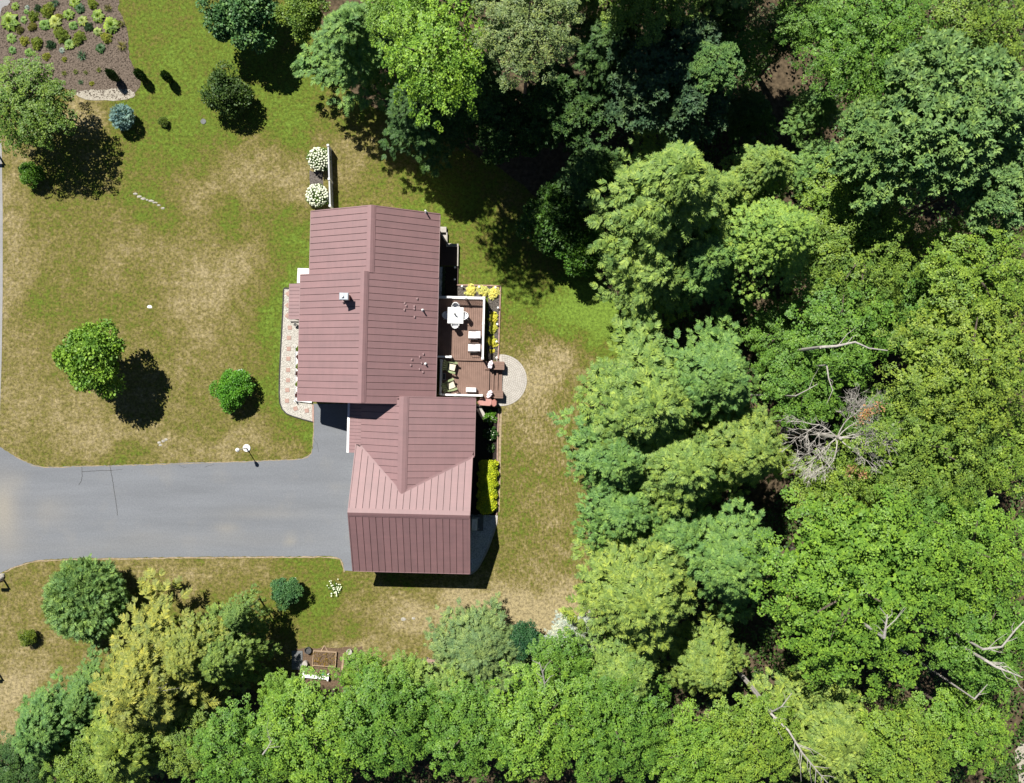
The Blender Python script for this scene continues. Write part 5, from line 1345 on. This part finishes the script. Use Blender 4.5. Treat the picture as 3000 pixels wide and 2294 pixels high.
 ('maple_tree', 'maple', 2290, 90, 95, 6.0, DK, 'dark low maple at the head of the litter gap', .8),
 ('hemlock_tree', 'hemlock', 2130, -190, 165, 14.0, HEM, 'tall hemlock north of the dim maple', 1.0),
 ('hemlock_tree', 'hemlock', 2420, 480, 90, 7.0, HEMB, 'green hemlock below the litter gap beside the yellow-green maple', 1.0),
]
for row in TREES:
    nm, kd, px, py, rp, zc, ti, lab, hz = row
    grp = {'maple_tree': 'maples in the woods', 'hemlock_tree': 'hemlocks in the woods', 'pine_tree': 'pines in the woods', 'columnar_shrub': 'columnar evergreens by the flower bed'}.get(nm)
    cat = 'shrub' if ('shrub' in nm or nm in ('juniper', 'globe_spruce')) else 'tree'
    tree(nm, kd, px, py, rp, zc, ti, lab, hz, cat, grp, trunk=kd not in ('juniper', 'column'))

# ------------------------------------------------------------------ undergrowth of the wood
def inside_poly(P, poly):
    c = np.zeros(len(P), bool); j = len(poly)-1
    for i in range(len(poly)):
        xi, yi, xj, yj = poly[i][0], poly[i][1], poly[j][0], poly[j][1]
        if yi != yj: c ^= ((yi > P[:, 1]) != (yj > P[:, 1])) & (P[:, 0] < (xj-xi)*(P[:, 1]-yi)/(yj-yi)+xi)
        j = i
    return c
ug = np.random.default_rng(41)
cl = np.stack([ug.uniform(-38, 40, 9000), ug.uniform(-32, 34, 9000)], 1)
cl = cl[inside_poly(cl, [(p.x, p.y) for p in ff])]
open_px = np.stack([cl[:, 0]*S+1500, 1147-cl[:, 1]*S], 1)
keep = (np.hypot((open_px[:, 0]-2270)/60, (open_px[:, 1]-330)/130) > 1) & ~((open_px[:, 0] < 1800) & (open_px[:, 1] < 900)) & ~((open_px[:, 0] < 1150) & (open_px[:, 1] < 2030))
cl = cl[keep]; nc = len(cl); kk = 16
hgt = ug.uniform(.15, 1.5, nc)*(1+.6*np.sin(cl[:, 0]*.8)*np.cos(cl[:, 1]*.7))
Pu = np.repeat(np.stack([cl[:, 0], cl[:, 1], hgt], 1), kk, 0) + ug.normal(size=(nc*kk, 3))*np.array([.30, .30, .14]); Pu[:, 2] = np.abs(Pu[:, 2])+.05
Qu = quads(Pu, ug.normal(size=(nc*kk, 3))*np.array([1, 1, .35]), np.array([0, 0, 1.]) + ug.normal(size=(nc*kk, 3))*.35, ug.uniform(.14, .30, nc*kk), ug.uniform(.10, .22, nc*kk))
tag(link('undergrowth', leaf_mesh('undergrowth', Qu, M['leaf'], False), color=(.055, .115, .022)), 'low green undergrowth covering the forest floor', 'undergrowth', kind='stuff')

# ------------------------------------------------------------------ dead wood
def bare(seed, depth=5, spread=.75, up=.35, first=None, thick=.055, kids=(2, 4)):
    r2 = random.Random(seed); mb = MB()
    def grow(p, d, l, r_, k):
        pts = [p]; q = p; dd = d
        for i in range(3):
            dd = (dd + Vector((r2.gauss(0, .18), r2.gauss(0, .18), r2.gauss(0, .12)))).normalized(); q = q + dd*l/3; pts.append(q)
        mb.tube(pts, [r_, r_*.85, r_*.7, r_*.5], 5 if k > 3 else 3, cap=False)
        if k <= 0: return
        for _ in range(r2.randint(*kids)):
            at = pts[r2.choice((1, 2, 3, 3))]
            nd = (dd + Vector((r2.gauss(0, spread), r2.gauss(0, spread), r2.gauss(up*.2, .25)))).normalized()
            grow(at, nd, l*r2.uniform(.55, .85), max(r_*.56, .011), k-1)
    for d in first: grow(Vector((0, 0, 0)), Vector(d).normalized(), 1.5, thick, depth)
    return mb
dt = empty('dead_tree', (0, 0, 0), 0, 'leafless grey dead tree with fine bare twigs among green maples', 'tree')
c = G(2475, 1285, 10.8); dt.location = (c.x, c.y, 0)
bare(3, 4, .55, .2, [(1, .9, .5), (.3, -1, .3), (1, .2, .35), (.7, -.5, .3), (-1, .5, .3), (-.7, -.9, .2), (.2, 1, .6), (1, .55, .4)], .045, (3, 4)).build('branches', M['deadwood'], dt, (0, 0, 9.7)).scale = (1.0, 1.0, .7)
MB().tube([(0, 0, 0), (.1, .05, 5), (0, 0, 10.2)], [.22, .17, .11], 9).build('trunk', M['deadwood'], dt)
mb = MB(); r2 = random.Random(12)
Q = []
g_ = np.random.default_rng(5)
for (x, y) in ((1.3, 1.7), (1.9, 1.9), (.2, -1.9), (.9, -2.1), (1.0, 1.2)):
    n = 60; P_ = np.array([x, y, 11.0]) + g_.normal(size=(n, 3))*.18
    Q.append(quads(P_, g_.normal(size=(n, 3)), np.array([0, 0, 1.]) + g_.normal(size=(n, 3))*.4, np.full(n, .13), np.full(n, .09)))
tag(link('withered_leaves', leaf_mesh('withered_leaves', np.concatenate(Q), M['leaf'], False), dt, color=(.33, .19, .10)), kind='stuff')

def limb(pts, r0, r1, lab, seed, twigs=6, name='dead_limb'):
    """bleached limb given by survey pixels and heights; it stands on a thin bare stem down to the ground"""
    W_ = [G(*p) for p in pts]; o0 = Vector((W_[0].x, W_[0].y, 0)); r2 = random.Random(seed)
    e_ = empty(name, o0, 0, lab, 'dead branch', 'bleached limbs in the woods')
    P_ = [p-o0 for p in W_]; n = len(P_); mb = MB()
    mb.tube(P_, [r0+(r1-r0)*i/(n-1) for i in range(n)], 7)
    for _ in range(twigs):
        i = r2.randint(1, n-1); t = r2.random(); p = P_[i-1].lerp(P_[i], t); d = (P_[i]-P_[i-1]).normalized()
        sd_ = d.cross(Vector((0, 0, 1)))*r2.choice((-1, 1)); l = r2.uniform(.6, 1.7)
        q1_ = p + (d*.8+sd_*.7)*l*.5; q2_ = q1_ + (d*r2.uniform(.2, 1)+sd_*r2.uniform(-.2, .6)+Vector((0, 0, r2.uniform(-.2, .3))))*l*.6
        mb.tube([p, q1_, q2_], [r1*.9, r1*.6, r1*.25], 4)
    mb.build('branch', M['deadwood'], e_)
    MB().tube([(0, 0, 0), (.05, .02, P_[0].z*.5), tuple(P_[0])], [r0*1.5, r0*1.3, r0], 8).build('stem', M['deadwood'], e_)
limb([(2405,1017,11.8),(2450,1014,12.0),(2505,1002,12.2),(2545,1020,12.2),(2600,1027,12.0)], .09, .03, 'long pale bare limb lying over the dark green maple', 1, 2)
limb([(2260,2092,8.8),(2310,2140,9.6),(2350,2205,9.8),(2395,2260,9.6),(2430,2300,9.2)], .08, .03, 'leaning bleached snag over the yellow-green hemlock', 2, 14)
limb([(2262,2085,8.8),(2290,2070,9.8),(2320,2030,10.2)], .06, .02, 'short bleached fork at the head of the leaning snag', 3, 3)
limb([(2880,1902,12),(2935,1895,12.6),(2975,1845,13),(3005,1815,13)], .07, .03, 'thick bleached limb reaching over the east-edge maple', 4, 5)
limb([(2888,1935,12),(2920,1955,12.4),(2960,1970,12.6),(2995,1985,12.6)], .09, .03, 'stout broken bleached limb below the thick limb', 5, 7)
limb([(2855,2048,11),(2875,2025,11.3),(2893,2005,11.6)], .05, .02, 'thin pale branch in the east-edge maple', 6, 1)
limb([(2422,1070,10.3),(2428,1110,10.5),(2440,1145,10.6)], .05, .02, 'thin crooked pale branch above the dead tree', 7, 2)
limb([(2170,778,6.5),(2215,800,6.6),(2260,770,6.9)], .13, .10, 'grey bare trunk leaning in the shade of the lime cedar', 8, 0)
limb([(2590,1868,14.5),(2595,1835,14.8),(2600,1800,15)], .09, .03, 'pale dead fork poking through the large round maple', 9, 6)
limb([(1600,2060,7.6),(1597,2010,8.6),(1590,1970,9.2),(1580,1940,9.6)], .08, .03, 'pale forked stem rising from the juniper-side maple', 10, 5)
limb([(390,2070,8.2),(420,2040,8.6),(455,2010,8.8)], .05, .015, 'bare grey twigs in the heart of the golden conifer', 11, 12)
limb([(770,2210,9.6),(785,2190,9.9),(795,2170,10)], .05, .015, 'bare branching twig in the maple below the golden conifer', 12, 6)
limb([(2330,1160,9.8),(2360,1145,10.2),(2395,1125,10.4)], .04, .02, 'thin pale twig beside the green maple above the dead tree', 13, 1)

# ------------------------------------------------------------------ garden plants
PLANT = {
 'hosta': [leaf_mesh('foliage', rosette(s), M['leaf'], True, 97) for s in (1, 2, 3)],
 'mound': [leaf_mesh('foliage', ball_leaves(s, 26, 60, .6, .17, .0, .3, .7), M['leaf'], True, 97) for s in (11, 12)],
 'spiky': [leaf_mesh('foliage', spikes(s), M['leaf'], True, 97) for s in (1, 2)],
 'finemound': [leaf_mesh('foliage', ball_leaves(21, 26, 110, .55, .12, .0, .3, .72), M['leaf'], True, 97)],
}
pc = {}
def plant(name, kind, px, py, r, tint, label, group=None, hz=1.0, z=.012, cat='plant', hgt=None):
    i = pc.get(kind, 0); pc[kind] = i+1
    o = link(name, PLANT[kind][i % len(PLANT[kind])], None, G(px, py, .15).xy.to_3d() + Vector((0, 0, z)), tint)
    o.scale = (r, r, r*hz); o.rotation_euler[2] = TR.uniform(0, 6.28)
    return tag(o, label, cat, group)
mbed = smooth_poly([(2,36),(30,9),(46,-15),(320,-15),(347,28),(366,66),(376,110),(377,152),(386,186),(412,240),(397,274),(378,288),(300,290),(232,272),(150,250),(60,262),(2,240),(-6,140)], 5, .05, seed=9)
mb_ = tag(sheet('mulch_bed', mbed, .010, M['mulch']), 'brown bark mulch flower bed at the road corner', kind='structure')
ge = smooth_poly([(228,268),(300,262),(370,262),(396,276),(372,291),(300,294),(240,288)], 5, .06, seed=4)
tag(sheet('gravel_apron', ge, .016, M['palegravel']), 'pale gravel strip below the flower bed', kind='structure')
pebbles('mulch_chips', [(p.x, p.y) for p in mbed], 5000, .03, .08, .010, M['mulch'], 15, mb_)
LIM = (.17, .27, .035); YG = (.18, .25, .03); OL = (.16, .17, .03); GRN = (.12, .24, .045); DGR = (.03, .08, .025); BLU = (.20, .27, .25); PALE = (.26, .34, .08); BG = (.07, .16, .09); VAR = (.16, .27, .06); YW = (.27, .31, .045)
kinds = {'L': ('hosta', LIM, 'lime green hosta clump in the mulch bed'), 'Y': ('mound', YG, 'yellow-green leafy mound in the mulch bed'), 'O': ('mound', OL, 'olive leafy mound in the mulch bed'),
         'F': ('finemound', (.19, .26, .035), 'large dense fine-leaved green mound in the mulch bed'), 'G': ('hosta', GRN, 'mid-green hosta clump in the mulch bed'), 'D': ('mound', DGR, 'dark green mound in the mulch bed'),
         'B': ('hosta', BLU, 'tiny blue-grey rosette in the mulch bed'), 'P': ('hosta', PALE, 'pale cream variegated hosta in the mulch bed'), 'T': ('spiky', BG, 'blue-green spiky tuft in the mulch bed'),
         'V': ('hosta', VAR, 'light green variegated hosta in the mulch bed'), 'S': ('spiky', (.15, .20, .03), 'small yellow-green spiky tuft in the mulch bed'), 'W': ('mound', YW, 'bright yellow mound in the mulch bed'), 'R': ('spiky', (.17, .18, .05), 'olive grassy clump at the mulch bed edge'),
         'K': ('hosta', (.03, .09, .02), 'dark green hosta clump in the mulch bed')}
for k, x, y, r_ in (('L',240,90,60),('B',430,110,34),('G',415,180,36),('D',620,130,62),('F',780,160,115),('T',900,40,72),('L',1210,30,80),('K',1300,130,75),('Y',1510,60,80),('R',1760,130,80),('L',150,350,125),('V',375,315,55),
    ('Y',530,255,85),('O',520,430,70),('O',310,490,65),('G',720,400,80),('P',900,350,90),('W',950,270,60),('L',1120,230,85),('G',1190,410,65),('P',1340,330,70),('D',1440,440,72),('L',1600,260,100),('L',1820,410,120),('R',1970,380,75),
    ('P',1590,510,60),('W',1740,620,85),('V',175,615,75),('W',380,660,75),('Y',600,700,95),('F',1000,560,125),('F',1280,620,110),('V',1130,720,80),('D',830,730,75),('B',1000,815,40),('G',190,815,60),('G',460,850,60),('W',745,920,62),
    ('W',1045,970,42),('B',400,990,38),('K',555,1110,65),('T',1330,900,95),('K',1640,780,72),('R',2000,750,90),('S',1040,1190,55),('S',1230,1170,50),('S',1390,1180,45),('S',1615,1140,50),('T',1310,1340,52),('W',1490,1360,38),('S',820,1190,48)):
    kd, ti, lab = kinds[k]
    size = 'small ' if r_ < 52 and 'small' not in lab and 'tiny' not in lab else ('large ' if r_ > 92 and 'large' not in lab else '')
    spot = 'along its lower gravel edge' if y > 1000 else ('near the road corner' if x < 560 else ('beside the lawn edge' if x > 1420 else ('in the bed centre' if y > 450 else 'in the upper bed centre')))
    lab = size + lab.replace(' in the mulch bed', ' of the mulch bed').replace(' at the mulch bed edge', ' of the mulch bed') + ' ' + spot
    plant({'hosta': 'hosta', 'mound': 'garden_mound', 'finemound': 'garden_mound', 'spiky': 'grass_tuft'}[kd], kd, x/5.6, y/5.6, r_*1.10/5.6/S, ti, lab, 'perennials in the mulch flower bed', .9)
# yellow shrubs round the deck
for px, py, r_, lab in ((1379,852,17,'round yellow shrub at the house end of the deck bed'),(1416,851,17,'round yellow shrub in the middle of the bed above the deck'),(1447,858,17,'round yellow shrub in the corner of the deck bed'),
                        (1446,931,14.5,'yellow shrub first in the row beside the deck railing below the corner'),(1444,963,13,'yellow shrub second in the row beside the deck railing'),(1443,1001,15.5,'larger yellow shrub third in the row beside the deck railing'),(1442,1029,7,'tiny yellow shrub at the stair end of the deck bed')):
    plant('yellow_shrub', 'finemound', px, py, r_*1.15/S, (.72, .72, .12) if py > 900 else (.80, .78, .28), lab, 'yellow shrubs round the deck', 1.0, cat='shrub')
# bed beside the breezeway
for px, py, r_, ti, lab in ((1436,1221,21,(.12,.28,.03),'bright green leafy plant beside the covered grill'),(1438,1272,22,(.05,.13,.03),'dark green leafy plant between two flowering plants along the breezeway'),(1439,1314,13,(.06,.14,.03),'small green plant with white flowers above the yellow hedge')):
    p = plant('leafy_plant', 'mound', px, py, r_/S, ti, lab, None, 1.2, cat='plant')
    petals('flowers', p, 10, (.8, .8), .5, .9, .07, M['whitepetal'], px)
# yellow-green clipped hedge
hed = np.random.default_rng(31); n = 16000
uu = hed.uniform(0, 1, n); aa = hed.uniform(-.2, math.pi+.2, n)
wd_ = .60*np.minimum(1, np.minimum(uu, 1-uu)*9+.45)**.6*(1+.10*np.sin(uu*31)+.06*np.sin(uu*57))
top_, bot_ = G(1431, 1350, .5), G(1425, 1503, .5)
Pn = np.stack([top_.x+(bot_.x-top_.x)*uu + np.cos(aa)*wd_*1.1, top_.y+(bot_.y-top_.y)*uu + hed.normal(size=n)*.03, .12+.62*np.abs(np.sin(aa))*(.9+.2*hed.random(n))], 1)
Nn = np.stack([np.cos(aa), hed.normal(size=n)*.3, np.sin(aa)+.3], 1) + hed.normal(size=(n, 3))*.35
Q = quads(Pn, hed.normal(size=(n, 3)), Nn, hed.uniform(.06, .12, n), hed.uniform(.05, .09, n))
Q[:, :, 0] -= top_.x; Q[:, :, 1] -= top_.y
hd = empty('clipped_hedge', (top_.x, top_.y, 0), 0, 'long yellow-green clipped hedge half shaded by the garage wall', 'hedge')
link('foliage', leaf_mesh('foliage', Q, M['leaf'], False), hd, color=(.44, .53, .03))
L_ = bot_-top_; mb = MB()
for k in range(7): mb.tube([(L_.x*k/6, L_.y*k/6, 0), (L_.x*k/6+.05, L_.y*k/6, .45)], [.03, .015], 5)
mb.build('stems', M['bark'], hd)
# shaded plants under the east wall and plants along the west wall
for i in range(12):
    plant('perennial', 'mound', 1300.5-.2*i, 785+i*6.6, .085+.03*((i*7) % 3), (.08, .12, .06), 'small grey-green perennial of the shaded row by the east wall', 'perennials in the shaded east row', 1.2)
for px, py, c_, lab in ((866,1021,(.16,.24,.02),'lime plant at the west wall, first from the entry'),(866,1046,(.10,.025,.02),'maroon-leaved plant at the west wall between the first and second lime plants'),(865,1074,(.16,.24,.02),'lime plant at the west wall, second from the entry'),(865,1095,(.10,.025,.02),'maroon-leaved plant at the west wall after the second lime plant'),(864.5,1124,(.18,.26,.02),'lime plant at the west wall, third from the entry'),(863,1156,(.09,.022,.02),'maroon-leaved plant at the south-west corner of the house')):
    plant('wall_plant', 'mound', px+7, py, .20, c_, lab, None, 1.1, .018)
# hydrangeas
for px, py, r_, lab in ((934,466,37,'white hydrangea in full bloom at the free end of the fence'),(929,572,36,'white hydrangea in full bloom beside the house gable')):
    c = G(px, py, .7); r_ = r_/S*.98
    h_ = empty('hydrangea', (c.x, c.y, 0), 0, lab, 'shrub', 'white hydrangeas by the fence')
    f_ = link('foliage', CROWN['bush'][px % 3], h_, (0, 0, .55), (.09, .17, .02)); f_.scale = (r_*.86, r_*.86, .55)
    r2 = random.Random(px); mb = MB()
    for k in range(120):
        z_ = 1-1.0*(k+.5)/120; a = k*2.39996; rho = math.sqrt(1-z_*z_)
        if r2.random() < .12: continue
        cc = Vector((rho*math.cos(a)*r_*.93*r2.uniform(.88,1.06), rho*math.sin(a)*r_*.93*r2.uniform(.88,1.06), .55+z_*.62)); s = r2.uniform(.055,.10)
        vs = [cc+Vector(q)*s for q in ((1,0,0),(0,1,0),(-1,0,0),(0,-1,0),(.6,.6,.5),(-.6,.6,.55),(-.6,-.6,.5),(.6,-.6,.55),(0,0,.9),(0,0,-.5))]
        mb.add(vs, [(0,4,7),(1,5,4),(2,6,5),(3,7,6),(4,5,8),(5,6,8),(6,7,8),(7,4,8),(0,1,4),(1,2,5),(2,3,6),(3,0,7),(0,9,1),(1,9,2),(2,9,3),(3,9,0)])
    tag(mb.build('blossoms', M['whitepetal'], h_), kind='stuff')
    MB().tube([(0,0,0),(.02,0,.5)], [.05,.03], 6).build('stem', M['bark'], h_)
# daisies in the lawn
r2 = random.Random(6); mb = MB(); c0 = G(983, 1722)
for _ in range(36):
    x, y, z_ = r2.gauss(0, .26), r2.gauss(0, .30), r2.uniform(.12, .25); s = r2.uniform(.03, .06)
    mb.prism([(x+s*math.cos(t), y+s*math.sin(t)) for t in np.linspace(0, 5.24, 6)], z_, z_+.02)
da = empty('daisy_patch', c0, 0, 'patch of white daisies in the lawn below the garage', 'flowers')
tag(mb.build('blooms', M['whitepetal'], da), kind='stuff')
f_ = link('foliage', PLANT['spiky'][0], da, (0, 0, 0), (.08, .15, .03)); f_.scale = (.55, .6, .22)
